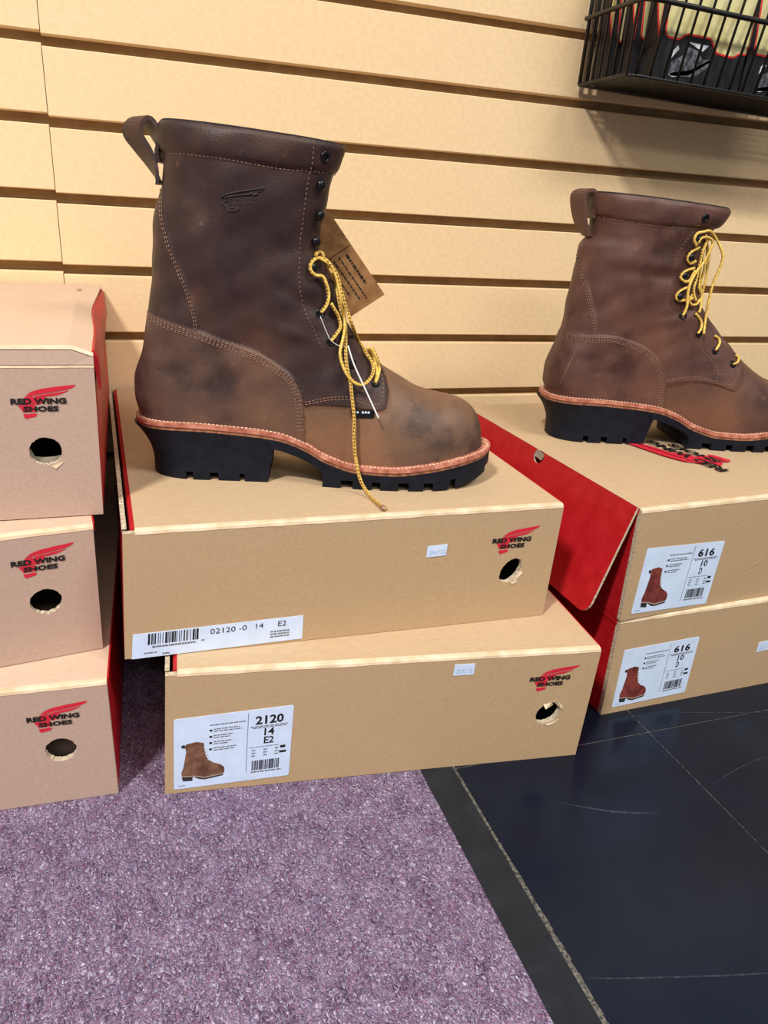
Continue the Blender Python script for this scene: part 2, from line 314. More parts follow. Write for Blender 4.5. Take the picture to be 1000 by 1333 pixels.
                 [(0.1314, -0.0384, 0.1722), (0.1213, -0.0415, 0.1674), (0.1181, -0.0422, 0.1619), (0.1226, -0.0412, 0.1582), (0.1344, -0.0381, 0.1592), (0.141, -0.0349, 0.1616)],
                 [(0.1455, -0.0365, 0.1455), (0.1548, -0.0328, 0.1376), (0.1559, -0.0339, 0.1306), (0.1527, -0.0361, 0.1251)],
                 [(0.1768, -0.0258, 0.1223), (0.183, -0.0235, 0.119), (0.1835, -0.0264, 0.1145), (0.1779, -0.0324, 0.1079)],
                 [(0.2078, -0.02, 0.1021), (0.2121, -0.0199, 0.0989), (0.2071, -0.0282, 0.0952), (0.2012, -0.032, 0.094)],
                 [(0.1479, -0.027, 0.2206), (0.141, -0.0343, 0.2109), (0.1393, -0.035, 0.1951), (0.1391, -0.0354, 0.1807), (0.1377, -0.0372, 0.1686), (0.1429, -0.0363, 0.1579)],
                 [(0.1381, -0.0383, 0.2227), (0.1509, -0.021, 0.2085), (0.1519, -0.021, 0.1895), (0.1516, -0.021, 0.1724), (0.156, -0.021, 0.16), (0.1507, -0.0329, 0.1485)]],
       'origin': (0.5032, -0.238, 0.2178),
       'paths': {'loop': [(0.0281, 0.2151), (0.0207, 0.2253), (0.0155, 0.2399), (0.0132, 0.2523), (0.0164, 0.2572), (0.0236, 0.2577), (0.0277, 0.248), (0.0295, 0.2318)]},
       'points': {'eyelet': [(0.1311, 0.2387), (0.1318, 0.1425), (0.1563, 0.1242), (0.1789, 0.1069), (0.2028, 0.0935)],
                  'hook': [(0.129, 0.2185), (0.125, 0.2009), (0.1235, 0.1824), (0.1218, 0.1617)]},
       'yaw': -0.2705}}
def carpet_mat():
    m=bpy.data.materials.new('heather_loop_carpet'); m.use_nodes=True; nt=m.node_tree; N=nt.nodes; B=N['Principled BSDF']; B.inputs['Roughness'].default_value=.95; B.inputs['Specular IOR Level'].default_value=.1
    tc=N.new('ShaderNodeTexCoord'); mp=N.new('ShaderNodeMapping'); mp.inputs['Scale'].default_value=(1,.62,1); nt.links.new(tc.outputs['Object'],mp.inputs[0])
    wn=N.new('ShaderNodeTexNoise'); wn.inputs['Scale'].default_value=240; nt.links.new(mp.outputs[0],wn.inputs['Vector'])
    wx=N.new('ShaderNodeVectorMath'); wx.operation='MULTIPLY_ADD'; wx.inputs[1].default_value=(.005,.005,.0); nt.links.new(wn.outputs['Color'],wx.inputs[0]); nt.links.new(mp.outputs[0],wx.inputs[2])
    v=N.new('ShaderNodeTexVoronoi'); v.inputs['Scale'].default_value=1100; nt.links.new(wx.outputs[0],v.inputs['Vector'])
    sp=N.new('ShaderNodeSeparateColor'); nt.links.new(v.outputs['Color'],sp.inputs[0])
    r=N.new('ShaderNodeValToRGB'); r.color_ramp.interpolation='LINEAR'
    cs=[(0,lin(52,40,58)),(.18,lin(92,70,97)),(.36,lin(128,102,128)),(.5,lin(158,137,165)),(.64,lin(140,92,117)),(.78,lin(112,114,146)),(.9,lin(174,164,190)),(1,lin(210,204,220))]
    r.color_ramp.elements[0].position=0; r.color_ramp.elements[0].color=cs[0][1]; r.color_ramp.elements[1].position=1; r.color_ramp.elements[1].color=cs[-1][1]
    for p,c in cs[1:-1]: e=r.color_ramp.elements.new(p); e.color=c
    nt.links.new(sp.outputs[0],r.inputs[0])
    n2=N.new('ShaderNodeTexNoise'); n2.inputs['Scale'].default_value=70; n2.inputs['Detail'].default_value=5; nt.links.new(mp.outputs[0],n2.inputs['Vector'])
    r2=N.new('ShaderNodeValToRGB'); r2.color_ramp.elements[0].position=.36; r2.color_ramp.elements[0].color=lin(98,79,104); r2.color_ramp.elements[1].position=.66; r2.color_ramp.elements[1].color=lin(156,138,166); nt.links.new(n2.outputs['Fac'],r2.inputs[0])
    x=N.new('ShaderNodeMix'); x.data_type='RGBA'; x.inputs[0].default_value=.38; nt.links.new(r.outputs[0],x.inputs[6]); nt.links.new(r2.outputs[0],x.inputs[7]); nt.links.new(x.outputs[2],B.inputs['Base Color'])
    b=N.new('ShaderNodeBump'); b.invert=True; b.inputs['Strength'].default_value=.8; b.inputs['Distance'].default_value=.0022; nt.links.new(v.outputs['Distance'],b.inputs['Height']); nt.links.new(b.outputs[0],B.inputs['Normal'])
    return m
M['carpet']=carpet_mat()
M['tile']=mat('black_vinyl_tile',lin(18,25,38),.2,[lin(15,22,35),lin(18,25,38),lin(21,28,41)],9,.02,60,spec=.2,layers=[(lin(84,92,104),620,.72,.80,.5),(lin(40,46,56),3.2,.5,.75,.4)])
M['strip']=mat('black_rubber_strip',lin(24,29,37),.42,[lin(20,25,33),lin(24,29,37),lin(29,34,42)],40,.05,300,spec=.4)
M['glue']=mat('dusty_joint',lin(80,79,77),.9,[lin(48,49,52),lin(112,108,100)],420,spec=.1)
M['scuff']=mat('scuff_mark',lin(30,36,48),.45,[lin(20,26,38),lin(58,65,76)],300,spec=.3)
M['subfloor']=mat('subfloor',lin(60,58,56),.9)
# ------------------------------------------------------------------ wall
wb=obj('wall_back',[(-1.3,.014,0),(2.2,.014,0),(2.2,.014,1.25),(-1.3,.014,1.25),(-1.3,.03,0),(2.2,.03,0),(2.2,.03,1.25),(-1.3,.03,1.25)],[(0,1,2,3),(5,4,7,6),(0,4,5,1),(1,5,6,2),(2,6,7,3),(3,7,4,0)],M['groove'],kind='structure',label='tan slatwall panelling with horizontal grooves')
def slat_mesh(x0,x1,z0,z1):
    b=MB(); r=.0009
    pr=[(.0,z0+r),(.0,z1-r),(r,z1),(.0135,z1),(.0135,z0),(r,z0)]
    V=[(x0,y,z) for y,z in pr]+[(x1,y,z) for y,z in pr]; n=6
    b.add(V,[(i,i+n,(i+1)%n+n,(i+1)%n) for i in range(n)]+[tuple(range(n)),tuple(range(2*n-1,n-1,-1))]); return b
P_=.0762; G_=.0108
H0=P_-G_
mr=slat_mesh(.0004,2.2,0,H0); ml=slat_mesh(-1.3,-.0004,0,H0)
me_r=mesh('slat_board',mr.V,mr.F,M['wall']); me_l=mesh('slat_board',ml.V,ml.F,M['wall'])
for k in range(-7,9):
    z0=.67-P_*k
    for me,dz,dy in ((me_r,0,0),(me_l,.0027,.0004)):
        o=bpy.data.objects.new('slat_board',me); o.location=(0,dy,z0+dz); link(o,wb)
sb=slat_mesh(-1.3,2.2,.004,.67-P_*8-G_-.001); sb.done('slat_board',M['wall'],wb)
pin=MB(); pin.tube([(.0856,.0006,.6365),(.0856,-.0008,.6365)],.0011,8); pin.done('nail_head',M['strip'],wb)
# ------------------------------------------------------------------ floor
fl=obj('floor',[(-1.5,-2.6,-.02),(2.4,-2.6,-.02),(2.4,.03,-.02),(-1.5,.03,-.02)]+[(-1.5,-2.6,-.006),(2.4,-2.6,-.006),(2.4,.03,-.006),(-1.5,.03,-.006)],[(3,2,1,0),(4,5,6,7),(0,1,5,4),(1,2,6,5),(2,3,7,6),(3,0,4,7)],M['subfloor'],kind='structure',label='shop floor of carpet and black vinyl tile')
b=MB(); b.box((-1.5,-2.6,-.006),(.2795,.0,-.0002)); b.done('carpet',M['carpet'],fl,label='purple grey heather carpet')
b=MB(); b.box((.2795,-2.6,-.006),(.3075,.0,.0006)); st=b.done('transition_strip',M['strip'],fl,label='black rubber edge strip beside the carpet')
b=MB()
ys=np.linspace(-1.2,-.42,170)
for i in range(len(ys)-1):
    w0=.0005+random.uniform(0,.0006)+.0019*(1/(1+math.exp((ys[i]+.64)*28)))*random.uniform(.6,1.2); xx=.3088+.0006*math.sin(ys[i]*17)
    b.box((xx-w0,ys[i],-.004),(xx+w0,ys[i+1],.00035))
b.done('dusty_joint_line',M['glue'],fl)
J=.0007
xe=[.3100,.5105,.8150,1.1200,1.4250,1.7300,2.0350,2.3400]; ye=[.0,-.2050,-.5100,-.8150,-1.12,-1.425,-1.73,-2.035,-2.34]
for i in range(len(xe)-1):
    for j in range(len(ye)-1):
        b=MB(); b.box((xe[i]+J,ye[j+1]+J,-.006),(xe[i+1]-J,ye[j]-J,.0003)); b.done('floor_tile',M['tile'],fl)
b=MB(); b.box((.31,-2.4,-.006),(2.4,.0,-.0004)); b.done('tile_joint_grout',M['glue'],fl)
def scuff(P,w,name='scuff_mark'):
    P=catmull([np.array(p) for p in P],8); T=np.gradient(P,axis=0); T/=np.linalg.norm(T,axis=1,keepdims=True); n=np.stack([-T[:,1],T[:,0]],1)
    t=np.linspace(0,1,len(P)); ww=w*np.sin(np.pi*np.clip(t,.03,.97))**.6
    V=[(*(p+q*a),.00045) for p,q,a in zip(P,n,ww)]+[(*(p-q*a),.00045) for p,q,a in zip(P,n,ww)]; m=len(P)
    obj(name,V,[(i+m,i+m+1,i+1,i) for i in range(m-1)],M['scuff'],fl)
scuff([(.3774,-.5700),(.415,-.590),(.4514,-.602)],.0011); 
scuff([(.315,-.7105),(.3409,-.7180),(.40,-.733),(.44,-.742)],.0006); scuff([(.5563,-.4913),(.60,-.502),(.65,-.5145)],.0006); scuff([(.52,-.585),(.58,-.57),(.66,-.565)],.0005)
# ------------------------------------------------------------------ print helpers
def text_mesh(s,bold=0.0):
    c=bpy.data.curves.new('t','FONT'); c.body=s; c.size=1; c.offset=bold; c.resolution_u=2
    o=bpy.data.objects.new('t',c); COL.objects.link(o); dg=bpy.context.evaluated_depsgraph_get(); me=bpy.data.meshes.new_from_object(o.evaluated_get(dg))
    V=np.array([v.co[:2] for v in me.vertices]); F=[tuple(p.vertices) for p in me.polygons]
    bpy.data.objects.remove(o,do_unlink=True); bpy.data.curves.remove(c); bpy.data.meshes.remove(me)
    V-=V.min(0); V/=V.max(0); return V,F
TXT={}
def text(b,fn,s,x0,y0,x1,y1,mi=0,bold=.02,shear=0):
    if (s,bold) not in TXT: TXT[(s,bold)]=text_mesh(s,bold)
    V,F=TXT[(s,bold)]; b.add([fn(x0+v[0]*(x1-x0)+shear*v[1]*(y1-y0),y0+v[1]*(y1-y0)) for v in V],F,mi)
def rect(b,fn,x0,y0,x1,y1,mi=0): b.add([fn(x0,y0),fn(x1,y0),fn(x1,y1),fn(x0,y1)],[(0,1,2,3)],mi)
def poly(b,fn,P,mi=0): b.add([fn(*p) for p in P],[tuple(range(len(P)))],mi)
def dashes(b,fn,x0,x1,y,h,mi=0,seed=1,wmin=.012,wmax=.05):
    r=random.Random(seed); x=x0
    while x<x1:
        w=min(r.uniform(wmin,wmax),x1-x); rect(b,fn,x,y-h/2,x+w*.8,y+h/2,mi); x+=w
def barcode(b,fn,x0,x1,y0,y1,mi=0,seed=3,n=40):
    r=random.Random(seed); ws=[r.choice((1,1,2,3)) for _ in range(n)]; t=sum(ws); x=x0
    for i,w in enumerate(ws):
        d=(x1-x0)*w/t
        if i%2==0: rect(b,fn,x,y0,x+d,y1,mi)
        x+=d
def logo_parts(fr,fk,parent):
    """wing emblem with the two lines of lettering; fr, fk map logo millimetres to the surface"""
    S=1/16.8; c=lambda L:[((x-75)*S,(310-y)*S) for x,y in L]
    r=MB()
    poly(r,fr,c([(238,212),(300,165),(350,145),(420,125),(560,105),(700,90),(805,80),(795,97),(760,122),(700,140),(600,158),(480,176),(380,192),(320,205)])[::-1])
    poly(r,fr,c([(330,214),(400,200),(520,181),(640,164),(730,146),(690,168),(640,188),(590,205),(520,216),(430,222),(345,236)])[::-1])
    poly(r,fr,c([(232,222),(318,212),(345,240),(345,262),(335,312),(200,316),(222,262)])[::-1])
    poly(r,fr,c([(345,240),(430,224),(470,226),(440,250),(420,300),(380,318),(335,312),(345,262)])[::-1])
    poly(r,fr,c([(150,322),(335,318),(345,332),(335,404),(205,408),(188,380)])[::-1])
    poly(r,fr,c([(200,425),(255,428),(330,420),(355,435),(335,462),(290,474),(250,480),(232,492),(208,470)])[::-1])
    r.done('wing_emblem',M['red_ink'],parent,label='red wing emblem print')
    k=MB(); kk=lambda x,y:fk(x,y)
    text(k,kk,'RED WING',0,0,36.6,4.4,bold=.05); text(k,kk,'SHOES',7.7,-5.4,31.2,-1.4,bold=.05)
    k.done('logo_lettering',M['black_ink'],parent,label='black lettering RED WING SHOES')
# ------------------------------------------------------------------ shoe boxes
def boot_picture(fn,parent,tall,leather,w=1.):
    b=MB()
    L=[(.10,.95),(.13,1.0),(.36,1.03),(.52,.98),(.52,.86),(.56,.66),(.62,.52),(.74,.43),(.90,.36),(.985,.28),(1.0,.18),(.98,.12),(.55,.07),(.30,.14),(.04,.16),(.02,.24),(.07,.40),(.10,.60),(.13,.80),(.11,.88)]
    poly(b,fn,L[::-1],0)
    poly(b,fn,[(.03,.155),(.30,.14),(.55,.065),(.98,.115),(.98,.09),(.55,.04),(.30,.115),(.03,.13)][::-1],1)
    poly(b,fn,[(.03,.13),(.28,.115),(.27,.0),(.06,.02)][::-1],2); poly(b,fn,[(.28,.115),(.55,.04),(.98,.09),(.96,.05),(.55,.0),(.42,.03)][::-1],2)
    poly(b,fn,[(.01,.97),(.09,.99),(.11,.90),(.04,.90)][::-1],2)
    for i in range(7):
        t=i/6; x=.44+.16*t; y=.96-.48*t
        poly(b,fn,[(x-.03,y-.01),(x+.07,y+.012),(x+.07,y+.028),(x-.03,y+.008)],3)
    b.done('boot_picture',[leather,M['pic_welt'],M['pic_sole'],M['pic_lace']],parent,label='printed picture of a laced boot')
M['pic_brown']=mat('printed_brown',lin(112,76,58),.5,[lin(92,60,46),lin(132,94,74)],120,spec=.3); M['pic_red']=mat('printed_oxblood',lin(110,48,44),.5,[lin(86,36,36),lin(134,62,56)],120,spec=.3)
M['pic_welt']=mat('printed_welt',lin(176,150,130),.5); M['pic_sole']=mat('printed_sole',lin(44,42,44),.5); M['pic_lace']=mat('printed_lace',lin(176,140,90),.5)
def lerp3(C,W,D,H):
    C={k:np.array(v,float) for k,v in C.items()}
    def f(a,b,c):
        u,v,w=a/W,b/D,c/H
        lo=(C['FBL']*(1-u)+C['FBR']*u)*(1-v)+(C['BBL']*(1-u)+C['BBR']*u)*v
        hi=(C['FTL']*(1-u)+C['FTR']*u)*(1-v)+(C['BTL']*(1-u)+C['BTR']*u)*v
        return lo*(1-w)+hi*w
    return f
def make_box(label,FBL,FBR,FTL,FTR,dl,dr,D,ambient_tint=False,hole=None,torn=None,logo=None,lid=None,lift=0.,flap_in=False,group='shoe boxes stacked along the slat wall',liner=False):
    FBL,FBR,FTL,FTR=[np.array(v,float) for v in (FBL,FBR,FTL,FTR)]
    Wd=float(np.linalg.norm(FBR-FBL)); H=float(.5*(FTL[2]+FTR[2]-FBL[2]-FBR[2])); dl=np.array([*dl,0.]);dr=np.array([*dr,0.])
    base=np.array([*(FBL+FBR)[:2]/2,min(FBL[2],FBR[2])]); base[2]=FBL[2]
    C=dict(FBL=FBL,FBR=FBR,FTL=FTL,FTR=FTR,BBL=FBL+dl*D,BBR=FBR+dr*D,BTL=np.array([*(FBL+dl*D)[:2],FTL[2]]),BTR=np.array([*(FBR+dr*D)[:2],FTR[2]]))
    C={k:v-base for k,v in C.items()}; f=lerp3(C,Wd,D,H)
    root=empty('shoe_box',tuple(base),0,label=label,cat='box',group=group)
    K=M['kraft_ambient'] if ambient_tint else M['kraft']; KL=M['kraft_lid_toplit_ambient'] if ambient_tint else M['kraft_lid']; t=.003; tf=.0052
    # front panel with its finger hole
    (hx,hz,hr,hr2,ha)=hole; rnd=random.Random(int(hx*1e4)); n=56
    ang=sorted([2*math.pi*i/n for i in range(n)]+[math.atan2(z-hz,x-hx)%(2*math.pi) for x,z in ((0,0),(Wd,0),(Wd,H),(0,H))])
    inn=[];out=[]
    for a in ang:
        c,s=math.cos(a-ha),math.sin(a-ha); r=1/math.sqrt((c/hr)**2+(s/hr2)**2)*(1+rnd.uniform(-.035,.035))
        inn.append((hx+r*math.cos(a),hz+r*math.sin(a)))
        c,s=math.cos(a),math.sin(a); k=min([(Wd-hx)/c if c>1e-9 else 9,-hx/c if c<-1e-9 else 9,(H-hz)/s if s>1e-9 else 9,-hz/s if s<-1e-9 else 9])
        out.append((hx+k*c,hz+k*s))
    m=len(ang); V=[f(x,0,z) for x,z in inn]+[f(x,0,z) for x,z in out]+[f(x,tf,z) for x,z in inn]+[f(x,tf,z) for x,z in out]; F=[];mi=[]
    for i in range(m):
        j=(i+1)%m
        F+=[(i,m+i,m+j,j),(2*m+i,2*m+j,3*m+j,3*m+i),(i,j,2*m+j,2*m+i),(m+i,3*m+i,3*m+j,m+j)]; mi+=[0,1,2,2]
    fp=obj('front_panel',V,F,[K,M['inner'],M['edge']],root,mi)
    if torn:
        b=MB()
        for P,dep in torn:
            V=[f(hx+x*.001,-.0004-dep*(i%2),hz+z*.001) for i,(x,z) in enumerate(P)]; W2=[v+np.array([0,.0003,0]) for v in V]; q=len(P)
            b.add(V+W2,[tuple(range(q)),tuple(range(2*q-1,q-1,-1))]+[(i,i+q,(i+1)%q+q,(i+1)%q) for i in range(q)])
        b.done('torn_paper',M['crease'],fp)
    if liner:   # inner board behind the hole, sitting a little low
        b=MB(); V=[]; r=hr*1.0
        P=[(hx-.04,hz-.04),(hx+.03,hz-.04),(hx+.03,hz+.006),(hx+.014,hz-.003)]+[(hx+.014*math.cos(a),hz-.003-.0042*math.sin(a)) for a in np.linspace(.35,math.pi-.9,8)]+[(hx-.013,hz+.006),(hx-.04,hz+.012)]
        q=len(P); V=[f(x,.0075,z) for x,z in P]+[f(x,.0095,z) for x,z in P]
        b.add(V,[tuple(range(q)),tuple(range(2*q-1,q-1,-1))]+[(i,i+q,(i+1)%q+q,(i+1)%q) for i in range(q)]); b.done('inner_flap',M['inner'],root)
    # sides, back, bottom
    for a0,a1,outer in ((0,t,'L'),(Wd-t,Wd,'R')):
        b=MB(); b.box((a0,tf,0),(a1,D,H),0,f); red=5 if outer=='L' else 3; b.M=[1]*6; b.M[red]=0; b.M[1]=2
        b.done('side_panel',[M['red'],M['inner'],M['edge']],root,label='red printed side of the box')
    b=MB(); b.box((t,D-t,0),(Wd-t,D,H),0,f); b.done('back_panel',K,root)
    b=MB(); b.box((t,tf,0),(Wd-t,D-t,t),0,f); b.done('bottom_panel',K,root)
    # lid: top sheet a little uneven, worn front crease, red side flaps
    l0,l1=(.0085,Wd-.0005) if flap_in else (0.0,Wd)
    nx,ny=14,14; V=[];F=[]; ph=rnd.uniform(0,6)
    for j in range(ny+1):
        for i in range(nx+1):
            u,v=i/nx,j/ny; a=l0+(l1-l0)*u; c=H+.0022+lift*v+.0006*math.sin(3.1*u+ph)*math.sin(math.pi*v)
            V.append(f(a,.0035+(D-.0035)*v,c))
    o2=len(V)
    for v in list(V): V.append((v[0],v[1],v[2]-.0022))
    st=nx+1
    for j in range(ny):
        for i in range(nx): q=j*st+i; F+=[(q,q+1,q+st+1,q+st),(o2+q,o2+q+st,o2+q+st+1,o2+q+1)]
    rim=[i for i in range(st)]+[j*st+nx for j in range(1,ny+1)]+[ny*st+i for i in range(nx-1,-1,-1)]+[j*st for j in range(ny-1,0,-1)]
    for i in range(len(rim)): p,q=rim[i],rim[(i+1)%len(rim)]; F.append((p,o2+p,o2+q,q))
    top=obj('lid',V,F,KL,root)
    b=MB(); xs=np.linspace(l0,l1,24); V=[];
    for x in xs:
        w=rnd.uniform(-.0005,.0005)*.6; V+=[f(x,-.0003,H-.0012+w),f(x,.0002,H+.0010),f(x,.0014,H+.0021),f(x,.0048,H+.00235+w*.3),f(x,.0048,H-.001)]
    b.add(V,[(i*5+k,(i+1)*5+k,(i+1)*5+(k+1)%5,i*5+(k+1)%5) for i in range(23) for k in range(5)]+[(4,3,2,1,0),tuple(115+k for k in range(5))]); b.done('lid_crease',M['crease'],top)
    if flap_in:
        b=MB(); V=[]
        for x,z in ((l0,H+.0021),(l0-.0028,H+.0004),(l0-.0036,H-.006),(l0-.003,H-.030),(l0-.0014,H-.030),(l0+.0002,H-.002)): V+=[f(x,.006,z),f(x,D-.004,z)]
        b.add(V,[(2*i,2*i+1,(2*i+3)%12,(2*i+2)%12) for i in range(6)]+[(0,2,4,6,8,10),(11,9,7,5,3,1)]); b.done('lid_flap',M['red'],root,label='red side flap tucked inside the box')
        b=MB(); xs=np.linspace(.004,D-.02,40); V=[]
        for x in xs:
            h=rnd.uniform(-.0012,.0010); V+=[f(-.0004,x,H-.002),f(-.0004,x,H+.0012+h),f(.0030,x,H+.0012+h),f(.0030,x,H-.002)]
        b.add(V,[(i*4+k,i*4+(k+1)%4,(i+1)*4+(k+1)%4,(i+1)*4+k) for i in range(39) for k in range(4)]); b.done('frayed_edge',M['edge'],root)
    else:
        for a0 in (l0,):
            b=MB(); b.box((a0-.0012,.004,H-.004),(a0+.0006,D,H+.0021),0,f); b.done('lid_flap',M['red'],root)
    if not liner: b=MB(); b.box((l1-.0006,.004,H-.004),(l1+.0012,D,H+.0021),0,f); b.done('lid_flap',M['red'],root)
    if logo:
        e=.0002; lx,lz=logo
        logo_parts(lambda x,y:f(lx+x*.001,-.0003,lz+y*.001),lambda x,y:f(lx+x*.001,-.0006,lz+y*.001),fp)
    return root,f,Wd,D,H
def product_label(root,f,corners,number,size,width,nb,leather,pic):
    (tl,tr,br,bl)=[np.array(c) for c in corners]
    def L(e):
        def g(s,t):  # s left to right, t top to bottom
            p=(tl*(1-s)+tr*s)*(1-t)+(bl*(1-s)+br*s)*t; return f(p[0],-e,p[1])
        return g
    g=L(.0004); b=MB(); R=.02; ring=[]
    for cx,cy,a0 in ((R,R,math.pi),(1-R,R,1.5*math.pi),(1-R,1-R,0),(R,1-R,.5*math.pi)):
        ring+=[(cx+R*math.cos(a0+k*math.pi/8),cy+R*math.sin(a0+k*math.pi/8)) for k in range(5)]
    g0=L(.0); n=len(ring); b.add([g(*p) for p in ring]+[g0(*p) for p in ring],[tuple(range(n))[::-1]]+[(i,(i+1)%n,(i+1)%n+n,i+n) for i in range(n)])
    lab=b.done('product_label',M['label'],root,label='white product label with boot picture and size')
    h=L(.0006); k=MB(); up=lambda x,y:h(x,1-y)
    text(k,up,number,.68,.79,.92 if len(number)>3 else .90,.91,bold=.03); text(k,up,size,.76,.63,.845,.73,bold=.02); text(k,up,width,.76,.515,.845 if len(width)>1 else .80,.612,bold=.018)
    rect(k,up,.615,.12,.619,.97,1)
    dashes(k,up,.64,.96,.765,.012,1,5); dashes(k,up,.66,.95,.745,.012,1,6)
    dashes(k,up,.30,.60,.865,.014,1,7)
    for i in range(nb):
        y=.79-.088*i; rect(k,up,.295,y-.012,.318,y+.014,0); dashes(k,up,.33,.33+(.22,.17,.16,.2)[i],y+.014,.013,1,8+i); dashes(k,up,.33,.33+(.24,.14,.13,.18)[i],y-.016,.013,1,20+i)
    dashes(k,up,.64,.90,.475,.008,1,30)
    for i in range(3):
        for j in range(3): dashes(k,up,.66+.10*j,.695+.10*j,.43-.04*i,.016,1,40+i*3+j)
    rect(k,up,.905,.425,.95,.46,0); rect(k,up,.90,.355,.96,.385,0)
    barcode(k,up,.665,.905,.14,.28,0,3,44); dashes(k,up,.66,.93,.115,.018,1,60); dashes(k,up,.04,.10,.045,.008,1,61)
    k.done('label_print',[M['black_ink'],M['grey_ink']],lab,kind='stuff')
    x0,x1,y0,y1=pic; boot_picture(lambda x,y:up(x0+(x1-x0)*x,y0+(y1-y0)*y),lab,True,leather)
def price_sticker(root,f,x0,z0,x1,z1,sk=0,seed=1):
    b=MB(); b.box((x0,-.0005,z0),(x1,0,z1),0,lambda a,bb,c:f(a,bb,c+(a-x0)*sk)); s=b.done('price_sticker',M['label'],root,label='small white price sticker')
    k=MB(); g=lambda x,y:f(x0+(x1-x0)*x,-.0007,z0+(z1-z0)*y+(x1-x0)*x*sk); r=random.Random(seed)
    for x in (.12,.24,.38,.52,.70,.82):   # faded, no longer legible
        for q in range(3): y=.2+.14*q; w=r.uniform(.03,.085); dx=r.uniform(0,.03); rect(k,g,x+dx,y,x+dx+w,y+.07)
    k.done('price_print',M['blue_ink'],s,kind='stuff')
def unit(a): a=math.radians(a); return (math.cos(a),math.sin(a))
T1=[([(6,-10),(12,-3),(10,-1),(2,-9)],.0006),([(1,-10.5),(7,-9.5),(9,-12),(3,-13)],.0004)]
# pile in the middle: lower then upper
bx_low,f,Wd,D,H=make_box('kraft shoe box with label 2120, on the carpet edge under the barcode-labelled box',(.0687,-.4789,.0002),(.4229,-.5212,.0006),(.0745,-.4796,.1124),(.4287,-.5219,.1098),(.085,.9964),(.095,.9955),.44,
  hole=(.3200,.0492,.0098,.0118,-.75),torn=[([(-6,9.5),(1,13),(3,9),(-4,6)],.002),([(2,12),(6,13.5),(13,6),(11,4.5),(5,10)],.0016),([(0,-12),(11,-7),(12,-8.5),(3,-13)],.0004)],logo=(.2965,.0838),flap_in=True)
product_label(bx_low,f,((.0064,.0709),(.0985,.0769),(.0986,.0078),(.0070,.0038)),'2120','14','E2',4,M['pic_brown'],(.055,.43,.10,.64))
price_sticker(bx_low,f,.2275,.0948,.2450,.1053,.0,2)
bx_up,fA,WA,DA,HA=make_box('kraft shoe box with long barcode label, directly under the tall boot with loose laces',(.0463,-.4546,.1152),(.4061,-.4604,.1126),(.0517,-.4547,.2198),(.4105,-.4605,.2186),(-.016,.9998),(.02,.9998),.4480,
  hole=(.3190,.0482,.0088,.0124,-.62),torn=T1,logo=(.2967,.0755),flap_in=True)
def long_label(root,f):
    tl,tr,br,bl=[np.array(c) for c in ((.0060,.0212),(.1373,.0238),(.1376,.0022),(.0050,-.0004))]
    def L(e): return lambda x,y:(lambda p:f(p[0],-e,p[1]))((bl*(1-x)+br*x)*(1-y)+(tl*(1-x)+tr*x)*y)
    b=MB(); g=L(.0004); g0=L(0.); P=[(0,0),(1,0),(1,1),(0,1)]; b.add([g(*p) for p in P]+[g0(*p) for p in P],[(0,1,2,3)]+[(i,i+4,(i+1)%4+4,(i+1)%4) for i in range(4)])
    lab=b.done('barcode_label',M['label'],root,label='long white barcode label'); k=MB(); u=L(.0006)
    barcode(k,u,.085,.375,.52,.97,0,9,46); dashes(k,u,.11,.36,.42,.07,1,70,.012,.024); dashes(k,u,.065,.14,.19,.045,1,71); dashes(k,u,.17,.215,.10,.06,1,72); dashes(k,u,.39,.41,.46,.05,1,73)
    text(k,u,'02120 -0',.44,.66,.655,.88,bold=.0); text(k,u,'14',.71,.68,.755,.88,bold=.0); text(k,u,'E2',.845,.66,.895,.88,bold=.0)
    for i,y in enumerate((.46,.35,.24)): dashes(k,u,.80,.92,y,.055,1,75+i,.012,.03)
    k.done('label_print',[M['black_ink'],M['grey_ink']],lab,kind='stuff')
long_label(bx_up,fA); price_sticker(bx_up,fA,.2380,.0672,.2555,.0772,.05,5)
# pile on the right: lower then upper, both labelled 616
def right(o,d,L): return tuple(np.array(o)+np.array([*d,0])*L)
d2=unit(1.2); p2=(.4793,-.4761,.0004)
r_low,f,Wd,D,H=make_box('lower kraft shoe box with label 616, standing on the black tile',p2,right(p2,d2,.357),(.4805,-.4760,.1040),right((.4805,-.4760,.1040),d2,.357),unit(91.5),unit(91.5),.365,
  hole=(.319,.050,.010,.0105,0),torn=T1,logo=(.2967,.080),lift=0)
product_label(r_low,f,((.0117,.0719),(.0999,.0739),(.0989,.0089),(.0111,.0069)),'616','10','D',3,M['pic_red'],(.06,.42,.06,.66)); price_sticker(r_low,f,.1815,.0430,.1990,.0545,.05,8)
d1=unit(3.7); p1=(.4785,-.4778,.1068)
r_up,fR,WR,DR,HR=make_box('upper kraft shoe box labelled 616 with a red lid flap hanging out',p1,right(p1,d1,.357),(.4785,-.4778,.2152),right((.4785,-.4778,.2152),d1,.357),unit(91.2),unit(91.2),.362,
  hole=(.319,.050,.010,.0105,0),torn=T1,logo=(.2967,.080))
product_label(r_up,fR,((.0145,.0720),(.1064,.0692),(.1016,.0033),(.0108,.0059)),'616','10','D',3,M['pic_red'],(.08,.42,.08,.68))
b=MB()
for i in range(9):
    x=.137+.0318*i/9; z=.0320+.0118*i/9; V=[fR(x,-.0008,z),fR(x+.0026,-.0008,z+.0009),fR(x+.0030,-.0002,z+.0002),fR(x+.0004,-.0002,z-.0008)]; b.add(V,[(0,3,2,1)]); 
b.done('cut_mark',M['crease'],r_up)
